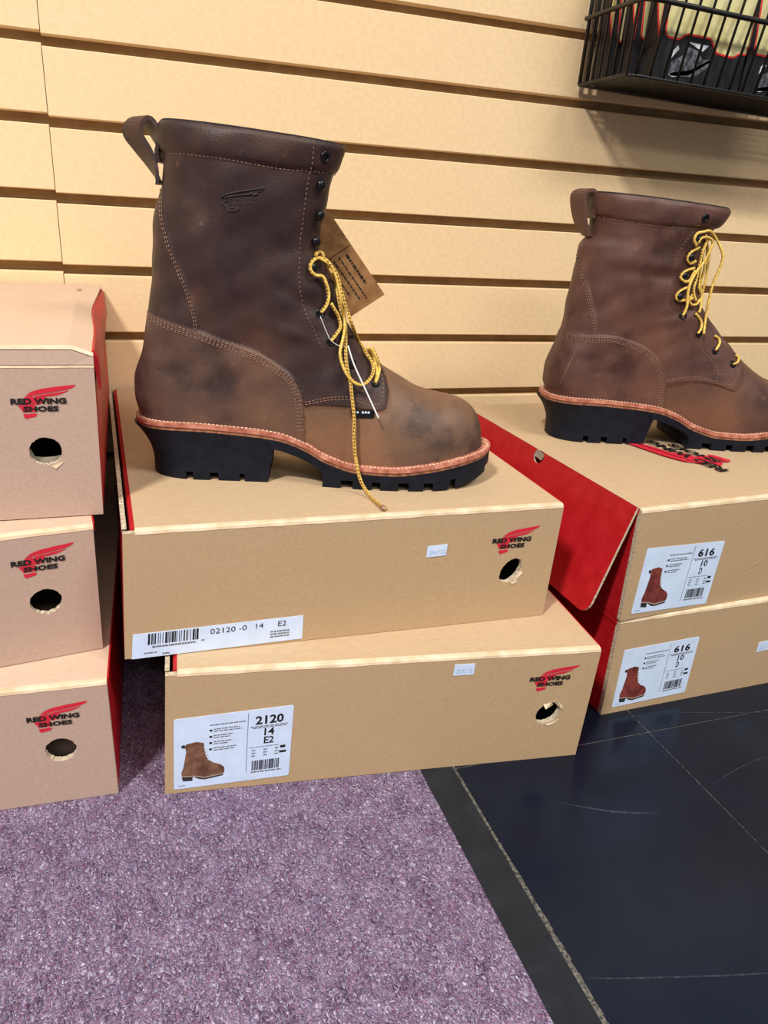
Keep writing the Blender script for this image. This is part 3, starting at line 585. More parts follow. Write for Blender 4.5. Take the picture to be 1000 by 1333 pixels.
# hanging red flap of the upper right lid: curved crease, rounded corner, punched hole
def hang_flap():
    b0=np.array(r_up.location); P=[]
    n=Vector((math.cos(math.radians(91.2)),math.sin(math.radians(91.2)),0)); out=np.array([-.0333,0,-.1025]); out/=np.linalg.norm(out); L=.1085
    c0=np.array([.4783,-.4735,.2178]); dv=np.array([n.x,n.y,0]); D_=.345
    outl=[]; R=.012
    outl+= [(0,0),(0,L-R)]+[(R-R*math.cos(a),L-R+R*math.sin(a)) for a in np.linspace(.2,math.pi/2,6)]+[(D_-R,L)]+[(D_-R+R*math.sin(a),L-R+R*math.cos(a)) for a in np.linspace(.2,math.pi/2,6)]+[(D_,0)]
    hole=[(.163+.0095*math.cos(a),.0062+.0075*math.sin(a)) for a in np.linspace(0,2*math.pi,17)[:-1]]
    th=np.array([out[2],0,-out[0]])*.0022  # thickness direction
    def pt(s,l): return c0+dv*s+out*l-b0
    # outline with the hole joined by a slit
    k=0; path=outl[::-1]
    # start from (0,0)->... polygon with hole: build as grid strips instead
    ss=sorted(set([0,.001,.004,.008,R]+[round(.163+.0095*math.cos(a),5) for a in np.linspace(0,math.pi,9)]+list(np.linspace(.02,.15,8))+list(np.linspace(.18,D_-R,8))+[D_-.008,D_-.004,D_-.001,D_]))
    def lo(s): return L-R+math.sqrt(max(0,R*R-(R-min(s,D_-s,R))**2)) if min(s,D_-s)<R else L
    def hol(s):
        q=(s-.163)/.0095
        return .0075*math.sqrt(max(0,1-q*q)) if abs(q)<1 else 0
    V=[];F=[]
    for s in ss:
        h=hol(s); e=[0,max(0.0,.0062-h),.0062+h,lo(s)]
        for l in e: V.append(pt(s,l))
        for l in e: V.append(pt(s,l)+th)
    mi=[]
    for i in range(len(ss)-1):
        a,c=8*i,8*i+8; ho=hol(.5*(ss[i]+ss[i+1]))>0
        for j in (0,2)if ho else (0,1,2):
            F+=[(a+j,a+j+1,c+j+1,c+j),(a+4+j,c+4+j,c+5+j,a+5+j)]; mi+=[0,1]
        F+=[(a+3,a+7,c+7,c+3),(a,c,c+4,a+4)]; mi+=[2,2]
        if ho: F+=[(a+1,a+5,c+5,c+1),(a+2,c+2,c+6,a+6)]; mi+=[2,2]
    F+=[(0,4,5,1),(1,5,6,2),(2,6,7,3)]; mi+=[2]*3; e=8*(len(ss)-1); F+=[(e,e+1,e+5,e+4),(e+1,e+2,e+6,e+5),(e+2,e+3,e+7,e+6)]; mi+=[2]*3
    fo=obj('hanging_lid_flap',V,F,[M['inner'],M['red'],M['edge']],r_up,mi,label='red lid flap hanging outside the box')
    t=MB()
    for q in ([(.158,.003),(.168,.0005),(.170,.0075),(.160,.009)],):
        U=[pt(s,l)-np.array([.0006+.004*(i in(1,2)),.001,-.002*(i in (1,2))]) for i,(s,l) in enumerate(q)]; t.add(U+[u+np.array([.0012,0,0]) for u in U],[(0,1,2,3),(7,6,5,4)]+[(i,i+4,(i+1)%4+4,(i+1)%4) for i in range(4)])
    t.done('torn_plug',M['inner'],fo)
hang_flap()
def lid_logo():
    b0=np.array(r_up.location); o=np.array([.6395,-.4010,.2178])-b0; d=np.array([-.13,.9915,0]); up=np.array([-.9915,-.13,0])
    o=o+up*-.001
    lid=[c for c in r_up.children if c.name.startswith('lid') and not c.name.startswith('lid_')][0]; s=.00295
    z=lambda k:np.array([0,0,k])
    logo_parts(lambda x,y:o+d*x*s+up*y*s+z(.0012),lambda x,y:o+d*x*s+up*y*s+z(.0015),lid)
lid_logo()
# pile on the left, three high
def left(o,a,L): c,s=unit(a); return (o[0]-c*L,o[1]-s*L,o[2])
def left_box(label,BR,TR,yaw,logo,hole,lift=0,liner=False,lidh=0,dep=.39,sy=None):
    a=sy if sy is not None else 90+yaw
    dv=unit(a); w=.357; kx=w-logo[0]
    return make_box(label,left(BR,yaw,w),BR,left(TR,yaw,w),TR,dv,dv,dep,ambient_tint=True,hole=(w-hole[0],hole[1],.0112,.0105,0),torn=[([(3,-11.3),(9.5,-7.5),(12,-8.5),(6,-13.5)],.0004)] if liner else None,logo=(w-logo[0],logo[1]),lift=lift,liner=liner)
left_box('bottom shoe box of the left stack, resting on the carpet',(.0336,-.4686,.0002),(.0325,-.4685,.1050),-2.6,(.0581,.0780),(.0376,.0495),dep=.43,sy=88.2)
left_box('middle shoe box of the left stack, turned slightly askew',(.0296,-.4228,.1080),(.0307,-.4227,.2125),8.0,(.0578,.0815),(.0373,.0493),dep=.36,sy=95)
lt,fL,WL,DL,HL=left_box('top shoe box of the left stack, with a raised creased lid',(.0378,-.4034,.2155),(.0402,-.4034,.3300),-.3,(.0565,.0875),(.0367,.0520),liner=True,dep=.398,sy=89.7)
b=MB()   # its lid rides up: a folded front strip and a second board above
V=[]; xs=np.linspace(0,WL,26); rr=random.Random(4)
for x in xs:
    w=rr.uniform(-.0004,.0004); tt=min(1,(WL-x)/.01); V+=[fL(x,-.0004,HL+.0010),fL(x,.0012,HL+.0035+.0095*(.45+.55*tt)+w),fL(x,.0050,HL+.0040+.0098*(.45+.55*tt)+w),fL(x,.0060,HL+.0010)]
b.add(V,[(i*4+k,(i+1)*4+k,(i+1)*4+(k+1)%4,i*4+(k+1)%4) for i in range(25) for k in range(4)]+[(3,2,1,0),tuple(100+k for k in range(4))],0); 
b.done('lid_front_fold',M['kraft_ambient'],lt)
b=MB(); V=[]
for x in xs:
    w=rr.uniform(-.0004,.0004); tt=min(1,(WL-x)/.01); z=HL+.0035+.0095*(.45+.55*tt); V+=[fL(x,.0004,z-.0012),fL(x,.0016,z+.0010+w),fL(x,.0042,z+.0010),fL(x,.0042,z-.0012)]
b.add(V,[(i*4+k,(i+1)*4+k,(i+1)*4+(k+1)%4,i*4+(k+1)%4) for i in range(25) for k in range(4)]); b.done('lid_crease',M['crease'],lt)
nx,ny=20,16; V=[];F=[]
for j in range(ny+1):
    for i in range(nx+1):
        u,v=i/nx,j/ny; e=(1-u)*WL; pin=.006*math.exp(-((v-.55)/.28)**2)*math.exp(-(e/.02)**2)
        V.append(fL(u*WL-pin,.005+(DL-.006)*v,HL+.0125-.0045*math.exp(-(e/.007)**2)*(1-v)+.0015*v+.0011*math.sin(u*40+v*3)*math.sin(math.pi*v)*math.exp(-e/.1)))
n0=len(V); V+=[(p[0],p[1],p[2]-.0022) for p in V]; st=nx+1
for j in range(ny):
    for i in range(nx): q=j*st+i; F+=[(q,q+1,q+st+1,q+st),(n0+q,n0+q+st,n0+q+st+1,n0+q+1)]
rim=[i for i in range(st)]+[j*st+nx for j in range(1,ny+1)]+[ny*st+i for i in range(nx-1,-1,-1)]+[j*st for j in range(ny-1,0,-1)]
for i in range(len(rim)): p,q=rim[i],rim[(i+1)%len(rim)]; F.append((p,n0+p,n0+q,q))
obj('raised_lid',V,F,M['kraft_lid_toplit_ambient'],lt,smooth=False)
b=MB(); V=[]
for j in range(ny+1):
    v=j/ny; pin=.006*math.exp(-((v-.55)/.28)**2)
    for a,z in ((WL+.0010-pin*.9,HL+.0105),(WL+.0032,HL+.004),(WL+.0040,HL-.018),(WL+.0024,HL-.018),(WL-.0010-pin,HL+.0090)): V.append(fL(a,.006+(DL-.008)*v,z))
b.add(V,[(j*5+k,j*5+(k+1)%5,j*5+5+(k+1)%5,j*5+5+k) for j in range(ny) for k in range(5)]+[(0,1,2,3,4)[::-1],tuple(ny*5+k for k in range(5))]); b.done('lid_flap',M['red'],lt,label='red side flap of the raised lid')
b=MB(); b.tube([fL(WL-.3570+.357-.0215,DL-.060,HL+.0148),fL(WL-.0215,DL-.060,HL+.0160)],.0028,10); b.done('dark_spot',M['kraft'],lt)
# ------------------------------------------------------------------ boots
def leather_mat(name,dark,mid,light,warm):
    return mat(name,mid,.47,[dark,mid,mid,light],15,.2,620,spec=.30,contrast=(.36,.64),detail=7,layers=[(warm,8,.50,.64,.75),(dark,21,.54,.66,.7),(lin(142,104,82),75,.66,.76,.28)])
M['leatherA']=leather_mat('oiled_dark_brown_leather',lin(42,30,31),lin(57,41,39),lin(78,55,48),lin(82,55,44))
M['leatherA_low_toplit']=leather_mat('scuffed_toplit_brown_leather',lin(72,55,47),lin(104,79,63),lin(130,99,76),lin(130,93,67))  # vamp: own scuffed brown, plus light from above painted in as paler tone
M['leatherA_counter']=leather_mat('worn_brown_counter_leather',lin(60,46,42),lin(86,65,57),lin(108,82,68),lin(110,79,60))
M['leatherR']=leather_mat('oiled_dark_red_brown_leather',lin(64,42,38),lin(88,60,53),lin(106,74,64),lin(106,70,56))
M['leatherR_low']=leather_mat('scuffed_dark_red_brown_leather',lin(62,42,38),lin(84,58,50),lin(106,76,64),lin(112,76,56))
M['lining']=mat('grey_lining',lin(36,31,33),.9,[lin(30,26,28),lin(46,40,44)],300,spec=.2)
M['rubber']=mat('slate_black_rubber',lin(17,22,34),.6,[lin(14,18,29),lin(21,26,38)],80,.05,500,spec=.2)
M['welt']=mat('tan_leather_welt',lin(184,116,96),.5,[lin(160,92,74),lin(184,116,96),lin(208,142,120)],120,.08,500,spec=.4)
M['midsole']=mat('brown_leather_midsole',lin(158,102,72),.6,[lin(124,74,52),lin(178,122,90)],200,.1,500,spec=.3)
M['thread']=mat('tan_thread',lin(128,96,80),.7,[lin(104,76,64),lin(160,126,106)],900,spec=.2)
M['welt_thread']=mat('cream_welt_thread',lin(222,178,150),.7,[lin(200,150,124),lin(236,200,176)],700,spec=.2)
M['gun']=mat('black_enamel_eyelet',lin(34,34,38),.25,metal=.6,spec=.6)
M['plastic']=mat('clear_white_plastic',lin(226,224,222),.25,spec=.6)
M['tag']=mat('brown_kraft_tag',lin(140,100,62),.8,[lin(128,90,54),lin(150,110,70)],150,.05,500,spec=.2)
M['deboss']=mat('dark_pressed_leather',lin(52,42,44),.5,spec=.4)
M['aglet']=mat('clear_aglet',lin(150,110,90),.2,spec=.6)
def lace_mat():
    m=bpy.data.materials.new('yellow_brown_lace'); m.use_nodes=True; nt=m.node_tree; N=nt.nodes; B=N['Principled BSDF']; B.inputs['Roughness'].default_value=.75; B.inputs['Specular IOR Level'].default_value=.25
    uv=N.new('ShaderNodeUVMap'); mp=N.new('ShaderNodeMapping'); mp.inputs['Rotation'].default_value=(0,0,.6); nt.links.new(uv.outputs[0],mp.inputs[0])
    c=N.new('ShaderNodeTexChecker'); c.inputs['Scale'].default_value=2.2; nt.links.new(mp.outputs[0],c.inputs[0])
    n=N.new('ShaderNodeTexNoise'); n.inputs['Scale'].default_value=1.4; nt.links.new(uv.outputs[0],n.inputs['Vector'])
    r=N.new('ShaderNodeValToRGB'); r.color_ramp.elements[0].color=lin(208,164,66); r.color_ramp.elements[0].position=.35; r.color_ramp.elements[1].color=lin(240,210,118); r.color_ramp.elements[1].position=.65; nt.links.new(n.outputs[0],r.inputs[0])
    sp=N.new('ShaderNodeSeparateXYZ'); nt.links.new(uv.outputs[0],sp.inputs[0])
    m1=N.new('ShaderNodeMath'); m1.operation='GREATER_THAN'; m1.inputs[1].default_value=2.6; nt.links.new(sp.outputs[1],m1.inputs[0])
    m2=N.new('ShaderNodeMath'); m2.operation='MULTIPLY'; nt.links.new(m1.outputs[0],m2.inputs[0]); nt.links.new(c.outputs['Fac'],m2.inputs[1])
    x=N.new('ShaderNodeMix'); x.data_type='RGBA'; x.inputs[7].default_value=lin(112,66,26); nt.links.new(m2.outputs[0],x.inputs[0]); nt.links.new(r.outputs[0],x.inputs[6]); nt.links.new(x.outputs[2],B.inputs['Base Color'])
    return m
M['lace']=lace_mat()
def torus(b,c,n,R,r,N=18,k=8,mi=0):
    c=np.array(c);n=np.array(n)/np.linalg.norm(n); u=np.cross(n,(0,0,1.)); u/=np.linalg.norm(u); v=np.cross(n,u)
    V=[c+(R+r*math.cos(q))*(math.cos(p)*u+math.sin(p)*v)+r*math.sin(q)*n for p in np.linspace(0,2*math.pi,N,False) for q in np.linspace(0,2*math.pi,k,False)]
    b.add(V,[(i*k+j,((i+1)%N)*k+j,((i+1)%N)*k+(j+1)%k,i*k+(j+1)%k) for i in range(N) for j in range(k)],mi)
def disc(b,c,n,R,dep,N=16,mi=0):
    c=np.array(c);n=np.array(n)/np.linalg.norm(n); u=np.cross(n,(0,0,1.)); u/=np.linalg.norm(u); v=np.cross(n,u)
    V=[c+R*(math.cos(p)*u+math.sin(p)*v) for p in np.linspace(0,2*math.pi,N,False)]+[c+dep*n]
    b.add(V,[(i,(i+1)%N,N) for i in range(N)],mi)
def dome(b,c,n,R,hh,N=14,mi=0):
    c=np.array(c);n=np.array(n)/np.linalg.norm(n); u=np.cross(n,(0,0,1.)); u/=np.linalg.norm(u); v=np.cross(n,u); V=[];K=6
    prof=[(.55,0),(.6,.35),(1,.5),(.95,.72),(.7,.92),(.3,1.0)]
    for pr,ph in prof: V+=[c+R*pr*(math.cos(p)*u+math.sin(p)*v)+n*hh*ph for p in np.linspace(0,2*math.pi,N,False)]
    b.add(V,[(i*N+j,i*N+(j+1)%N,(i+1)*N+(j+1)%N,(i+1)*N+j) for i in range(K-1) for j in range(N)]+[tuple((K-1)*N+j for j in range(N))],mi)
def stitch_row(b,boot,curve,side,off2=0.,step=.0031,ln=.0021,r=.00042,wob=0):
    C=resample(catmull([np.array(c) for c in curve],12),step); T=np.gradient(C,axis=0); T/=np.linalg.norm(T,axis=1,keepdims=True)+1e-9; Nn=np.stack([-T[:,1],T[:,0]],1)
    C=C+Nn*off2; P,n=boot.surf(C[:,0],C[:,1],side,.0002); T3=np.gradient(P,axis=0); T3/=np.linalg.norm(T3,axis=1,keepdims=True)+1e-9
    for p,t,nn in zip(P,T3,n):
        nn=nn-t*np.dot(nn,t); nn/=np.linalg.norm(nn)+1e-9; s=np.cross(t,nn); V=[]
        for a,q in ((-1,.35),(-.55,1),(.55,1),(1,.35)):
            for cs,sn in ((1,0),(0,1),(-1,0),(0,-1)): V.append(p+t*a*ln/2+(s*cs+nn*sn)*r*q)
        b.add(V,[(i*4+k,i*4+(k+1)%4,i*4+4+(k+1)%4,i*4+4+k) for i in range(3) for k in range(4)]+[(3,2,1,0),(12,13,14,15)])
def prism(b,xs,wf,zt,zb,tw=1.0,mi=0,tx=None):
    """solid between two height lines over the outline +-wf(x)"""
    xs=np.asarray(xs,float); n=len(xs); w=np.maximum(wf(xs),.0004); Z1=zt(xs)+0*xs; Z0=zb(xs)+0*xs; xb=xs if tx is None else tx(xs)
    V=[(x,-q,z) for x,q,z in zip(xs,w,Z1)]+[(x,q,z) for x,q,z in zip(xs,w,Z1)]+[(x,-q*tw,z) for x,q,z in zip(xb,w,Z0)]+[(x,q*tw,z) for x,q,z in zip(xb,w,Z0)]
    F=[]
    for i in range(n-1): F+=[(i,i+1,n+i+1,n+i),(2*n+i,3*n+i,3*n+i+1,2*n+i+1),(i,2*n+i,2*n+i+1,i+1),(n+i,n+i+1,3*n+i+1,3*n+i)]
    F+=[(0,n,3*n,2*n),(n-1,3*n-1,4*n-1,2*n-1)]; b.add(V,F,mi)
def cosx(a,b,n): return a+(b-a)*(1-np.cos(np.linspace(0,math.pi,n)))/2
def make_boot(key,name,label,leather,low,creases):
    B=BOOTS[key]; D=dict(B['D']); cv=B['curves']
    sm=lambda L:[tuple(p) for p in catmull([np.array(p) for p in L],6)]
    ct=sm(cv['counter']); fc=sm(cv['facing']); bk=sm(cv['backstay'])
    counter=[(-.04,ct[0][1]+.004)]+ct+[(ct[-1][0]+.001,-.02),(-.04,-.02)]
    vamp=[(ct[-1][0]+.001,-.02)]+[c for c in ct[::-1] if c[1]<fc[0][1]]+fc+[(fc[-1][0]+.004,fc[-1][1]+.006),(.36,fc[-1][1]+.006),(.36,-.02)]
    backst=[(-.04,bk[0][1]+.001)]+bk[:-1]+[c for c in ct[::-1] if c[0]<bk[-1][0]-.001]+[(-.04,ct[0][1]+.004)]
    D['raise']=[(counter,.0016,.0020),(vamp,-.0016,.0020),(backst,.0010,.0018)]; D['creases']=creases
    col=sorted(cv['collar']); D['collar']=[(-.02,col[0][1]+.0005)]+col+[(.25,col[-1][1]-.003)]
    bt=Boot(D); root=empty(name,B['origin'],B['yaw'],label=label,cat='boot',group='brown lace-up work boots on show')
    # ---- upper
    fp=catmull([np.array(p) for p in bt.fpts],10); fp=resample(fp,.0019); hs=np.clip(np.maximum.accumulate(fp[:,0]),0,bt.hmax); hs=np.unique(np.r_[0,hs,bt.hmax]); keep=[0]
    for i in range(1,len(hs)):
        if hs[i]-hs[keep[-1]]>.00012 or i==len(hs)-1: keep.append(i)
    hs=hs[keep]; 
    if hs[-1]-hs[-2]<.0003: hs=np.delete(hs,-2)
    n=230; t=np.linspace(0,1,n+1); u=.45*t+.55*(1-np.cos(math.pi*t))/2
    Hh=hs[:,None]; xb=bt.xb(Hh); xf=bt.xf(Hh); X=xb+(xf-xb)*u[None,:]; Wd=bt.w(X,Hh+0*X); Wd[:,0]=0; Z=bt.z_of(X,Hh+0*X)
    nf=6; wfv=Wd[:,-1]; fr=np.linspace(-1,1,nf+2)[1:-1]
    sink=.0045*sstep(.062,.09,hs); arch=.0012
    Xf=X[:,-1:]-sink[:,None]*(1-np.abs(fr)[None,:]**6); Yf=fr[None,:]*wfv[:,None]; Zf=np.repeat(Z[:,-1:],nf,1)
    XX=np.concatenate([X,Xf,X[:,::-1][:,:-1]],1); YY=np.concatenate([-Wd,Yf,Wd[:,::-1][:,:-1]],1); ZZ=np.concatenate([Z,Zf,Z[:,::-1][:,:-1]],1)
    P=np.stack([XX,YY,ZZ],-1); R_,C_=XX.shape
    def normals(P):
        du=np.roll(P,-1,1)-np.roll(P,1,1); dv=np.gradient(P,axis=0); nn=np.cross(du,dv); return nn/(np.linalg.norm(nn,axis=-1,keepdims=True)+1e-12)
    N0=normals(P); d=bt.disp(XX,ZZ); isf=np.zeros(C_,bool); isf[n+1:n+1+nf]=True; d[:,isf]*=.3
    P=P+N0*d[...,None]; N1=normals(P)
    fx=.25*(XX[:-1]+XX[1:]+np.roll(XX,-1,1)[:-1]+np.roll(XX,-1,1)[1:]); fz=.25*(ZZ[:-1]+ZZ[1:]+np.roll(ZZ,-1,1)[:-1]+np.roll(ZZ,-1,1)[1:])
    lab=np.zeros(fx.shape,int); xs,zs=zip(*D['collar'])
    lab[in_poly(fx,fz,backst)]=1; lab[in_poly(fx,fz,counter)]=2; lab[in_poly(fx,fz,vamp)]=3; lab[fz>np.interp(fx,xs,zs)]=4
    tg=np.zeros(C_,bool); tg[n:n+1+nf]=True; hm=.5*(hs[:-1]+hs[1:]); lab[(hm[:,None]>.055)&tg[None,:]&(fz>fc[-1][1]+.002)]=5
    seam=np.array(ct+fc+bk); dense=np.concatenate([resample(np.array(q_),.0004) for q_ in (ct,fc,bk)])
    mix=np.zeros((R_,C_),bool); up=np.vstack([lab[:1]*0-1,lab]); dn=np.vstack([lab,lab[-1:]*0-1]); ql=np.stack([np.where(up<0,dn,up),np.where(dn<0,up,dn),np.roll(np.where(up<0,dn,up),1,1),np.roll(np.where(dn<0,up,dn),1,1)])
    mix=(ql.max(0)!=ql.min(0))&(ql.max(0)<=3); mix[:,isf]=False; mix[:,0]=False
    vi=np.argwhere(mix)
    if len(vi):
        px,pz=XX[mix],ZZ[mix]; dd=(px[:,None]-dense[None,:,0])**2+(pz[:,None]-dense[None,:,1])**2; kk=dd.argmin(1); ok=dd.min(1)<.0022**2
        q2,_=bt.surf(dense[kk,0],dense[kk,1],1); sgn=np.sign(YY[mix]); q2[:,1]*=sgn
        for (r_,c_),pp,o_ in zip(vi,q2,ok):
            if o_: P[r_,c_]=pp
        N1=normals(P)
    Pf=P.reshape(-1,3); Nf=N1.reshape(-1,3); ii,jj=np.meshgrid(np.arange(R_-1),np.arange(C_),indexing='ij')
    Q=np.stack([ii*C_+jj,ii*C_+(jj+1)%C_,(ii+1)*C_+(jj+1)%C_,(ii+1)*C_+jj],-1)
    for k,nm in enumerate(('quarter','backstay','heel_counter','vamp','collar','tongue')):
        q=Q[lab==k]
        if len(q)==0: continue
        used,inv=np.unique(q,return_inverse=True); obj(nm,Pf[used],inv.reshape(-1,4),(low if nm=='vamp' else M['leatherA_counter'] if nm=='heel_counter' and key=='A' else leather),root,smooth=True,normals=Nf[used])
    # ---- lining: rolls over the rim and runs down inside
    rows=[]; b=MB()
    for k,off,dz in ((1,.0002,-.001),(1,-.0006,.0006),(1,-.0020,.0014),(1,-.0042,.0008),(3,-.0052,0),(8,-.0054,0),(16,-.0056,0)):
        rn=N1[-k].copy(); rn[:,2]=0; rn/=np.linalg.norm(rn,axis=1,keepdims=True)+1e-9; rows.append(P[-k]+rn*off+np.array([0,0,dz]))
    L=np.array(rows); V=L.reshape(-1,3); F=[(i*C_+j,i*C_+(j+1)%C_,(i+1)*C_+(j+1)%C_,(i+1)*C_+j) for i in range(len(rows)-1) for j in range(C_)]; F.append(tuple((len(rows)-1)*C_+j for j in range(C_))[::-1])
    obj('lining',V,F,M['lining'],root,smooth=True)
    # ---- welt, midsole, outsole
    x0,x1=bt.x0,bt.x1; g=.0062
    b=MB(); prism(b,cosx(x0-g,x1+g,120),lambda x:bt.plan(x,g),lambda x:bt.wz(x)+bt.WT,lambda x:bt.wz(x)+.0031,.996); we=b.done('welt',M['welt'],root,label='tan leather welt with cream stitching')
    b=MB(); prism(b,cosx(x0-g+.0004,x1+g-.0004,120),lambda x:bt.plan(x,g-.0012),lambda x:bt.wz(x)+.0032,lambda x:bt.wz(x),1.); b.done('midsole',M['midsole'],root)
    b=MB()
    for sd in (-1,1):
        xs_=resample(np.stack([cosx(x0-g+.003,x1+g-.003,400),sd*bt.plan(cosx(x0-g+.003,x1+g-.003,400),g-.0029)],1),.0034)
        for (x,y),(xa,ya) in zip(xs_[:-1],xs_[1:]):
            tx,ty=xa-x,ya-y; l=math.hypot(tx,ty); tx,ty=tx/l,ty/l; z=float(bt.wz(x))+bt.WT+.0003; z2=float(bt.wz(xa))+bt.WT+.0003
            p=np.array([x,y,z]); e=p+(np.array([xa,ya,z2])-p)*.7; s=np.array([-ty,tx,0])*.0008; up=np.array([0,0,.0006])
            b.add([p-s,p+s,e+s,e-s,p*.75+e*.25+up,p*.25+e*.75+up],[(0,3,5,4),(1,4,5,2),(0,4,1),(3,2,5),(0,1,2,3)])
    b.done('welt_stitching',M['welt_thread'],we,kind='stuff')
    HB=.1235; b=MB(); lay=np.linspace(0,1,9); V=[];m=70; ut=(1-np.cos(np.linspace(0,math.pi,m)))/2
    for tt in lay:
        e=1-(1-tt)**2.2; xa=-.0002+.0150*e; xe=HB-.0065*tt; xs_=xa+(xe-xa)*ut; sc=1-.085*e
        cap=(1-(1-np.clip((xs_-xa)/.045,0,1))**2.4)**(1/2.4); w_=(bt.mid(xs_)+g-.0008)*sc*np.maximum(cap,.01)
        z=(bt.wz(xs_)+.0001)*(1-tt)+.0072*tt; V+= [(x,-w,zz) for x,w,zz in zip(xs_,w_,z)]+[(x,w,zz) for x,w,zz in zip(xs_[::-1],w_[::-1],z[::-1])]
    K=2*m; F=[(i*K+j,(i+1)*K+j,(i+1)*K+(j+1)%K,i*K+(j+1)%K) for i in range(len(lay)-1) for j in range(K)]+[tuple(range(K)),tuple(range((len(lay)-1)*K,len(lay)*K))[::-1]]
    b.add(V,F)
    xs_=np.r_[np.linspace(.118,.20,40),cosx(.20,x1+g+.0004,80)[1:]]
    und=lambda x:np.where(x<.163,bt.wz(x)-.0078,np.minimum(bt.wz(x)-.004,.0078+.55*np.maximum(0,x-.262)**1.0*.35))
    prism(b,xs_,lambda x:bt.plan(x,g-.0002),lambda x:bt.wz(x)+.0001,und,.992); so=b.done('outsole',M['rubber'],root,label='slate black lugged rubber outsole')
    for a,c in ((.0148,.0485),(.0530,.0672),(.0745,.0925),(.0968,.1168)):
        b=MB(); sc=.915; xs_=np.linspace(a,c,16) if a>.02 else cosx(a,c*2-a,40)[:20]
        capf=lambda x:(bt.mid(x)+g-.0008)*sc*(1-(1-np.clip((x-.0146)/.045,0,1))**2.4)**(1/2.4)
        prism(b,xs_,capf,lambda x:0*x+.0074,lambda x:0*x+.0,.985); b.done('lug',M['rubber'],so)
    zb=lambda x:np.maximum(0,(x-.258))**2*4.2
    for a,c in ((.1635,.179),(.1895,.2055),(.213,.2285),(.2375,.2505),(.259,.2735),(.279,x1+g-.006)):
        b=MB(); prism(b,np.linspace(a,c,18),lambda x:bt.plan(x,g-.0006),lambda x:und(x)+.0006,zb,.97); b.done('lug',M['rubber'],so)
    # ---- stitching on the leather
    for sd in (-1,1):
        b=MB()
        cc=cv['counter']; 
        for o in (-.0018,-.0033,-.0048,-.0063): stitch_row(b,bt,cc,sd,o)
        for o in (.0018,.0036) : stitch_row(b,bt,cv['backstay'],sd,-o)
        stitch_row(b,bt,[(x,z-.0012) for x,z in col],sd); stitch_row(b,bt,cv['eyestitch'],sd,0,.0036,.0016); stitch_row(b,bt,cv['facestitch'],sd); stitch_row(b,bt,cv['facestitch'][:4],sd,-.002); 
        b.done('stitching',M['thread'],root,kind='stuff')
    # ---- eyelets and speed hooks
    for sd in (-1,1):
        for x,z in B['points']['eyelet']:
            p,nn=bt.surf(np.array([x]),np.array([z]),sd); b=MB(); torus(b,p[0]+nn[0]*.0003,nn[0],.0032,.0011); disc(b,p[0]+nn[0]*.0002,nn[0],.0031,.0001,mi=0); b.done('eyelet',M['gun'],root,smooth=True)
        for x,z in B['points']['hook']:
            p,nn=bt.surf(np.array([x]),np.array([z]),sd); b=MB(); dome(b,p[0],nn[0],.0042,.0062); b.done('lace_hook',M['gun'],root,smooth=True)
    # ---- pull loop
    pl=resample(catmull([np.array(p) for p in B['paths']['loop']],10),.003); T=np.gradient(pl,axis=0); T/=np.linalg.norm(T,axis=1,keepdims=True); nn=np.stack([-T[:,1],T[:,0]],1); hw,th=.0125,.0015; V=[]; m=len(pl)
    for i,((x,z),(a,c)) in enumerate(zip(pl,nn)):
        tw=(.75 if key=='A' else .30)*math.sin(math.pi*min(1,i/(m-1)*1.1))**.8; dx,dy=-math.sin(tw)*hw,math.cos(tw)*hw
        V+=[(x+a*th-dx,-dy,z+c*th),(x+a*th+dx,dy,z+c*th),(x-a*th+dx,dy,z-c*th),(x-a*th-dx,-dy,z-c*th)]
    m=len(pl); obj('pull_loop',V,[(i*4+k,i*4+(k+1)%4,i*4+4+(k+1)%4,i*4+4+k) for i in range(m-1) for k in range(4)]+[(3,2,1,0),tuple((m-1)*4+k for k in range(4))],leather,root)
    return root,bt,B,cv
bootA,btA,BA,cvA=make_boot('A','work_boot','tall brown leather boot with loose yellow laces and hang tag, on the barcode box',M['leatherA'],M['leatherA_low_toplit'],[(.150,.150,-.5,.03,.006,-.0022),(.135,.128,-.3,.03,.006,.0016),(.10,.115,.1,.04,.006,-.0008),(.20,.075,-.5,.02,.006,-.0010),(.155,.09,1.2,.02,.008,-.0010)])
bootR,btR,BR_,cvR=make_boot('R','work_boot','dark brown leather boot with tied yellow laces, standing on the 616 box',M['leatherR'],M['leatherR_low'],[(.105,.180,-.06,.045,.006,-.0022),(.10,.192,-.05,.05,.007,.0014),(.14,.150,.35,.03,.005,-.0018),(.13,.138,.2,.03,.006,.0014)])
def laces(root,B,idx,r=.00145,mt=None,name='lace'):
    for i in idx:
        P=resample(catmull([np.array(p) for p in B['laces'][i]],10),.0018); b=MB(); b.tube(P,r,8,per=.0045); b.done(name,mt or M['lace'],root,smooth=True,uv=True)
laces(bootA,BA,(0,1,2,3,4,5,6)); laces(bootA,BA,(7,),.0007,M['plastic'],'plastic_tag_pin'); laces(bootA,BA,(8,),.0003,M['plastic'],'plastic_tag_thread')
laces(bootR,BR_,range(12),.0014)
P=np.array(BA['laces'][3][-3:]); b=MB(); b.tube([P[-2]*.35+P[-1]*.65,P[-1]],.0021,8); b.done('aglet',M['aglet'],bootA,smooth=True)
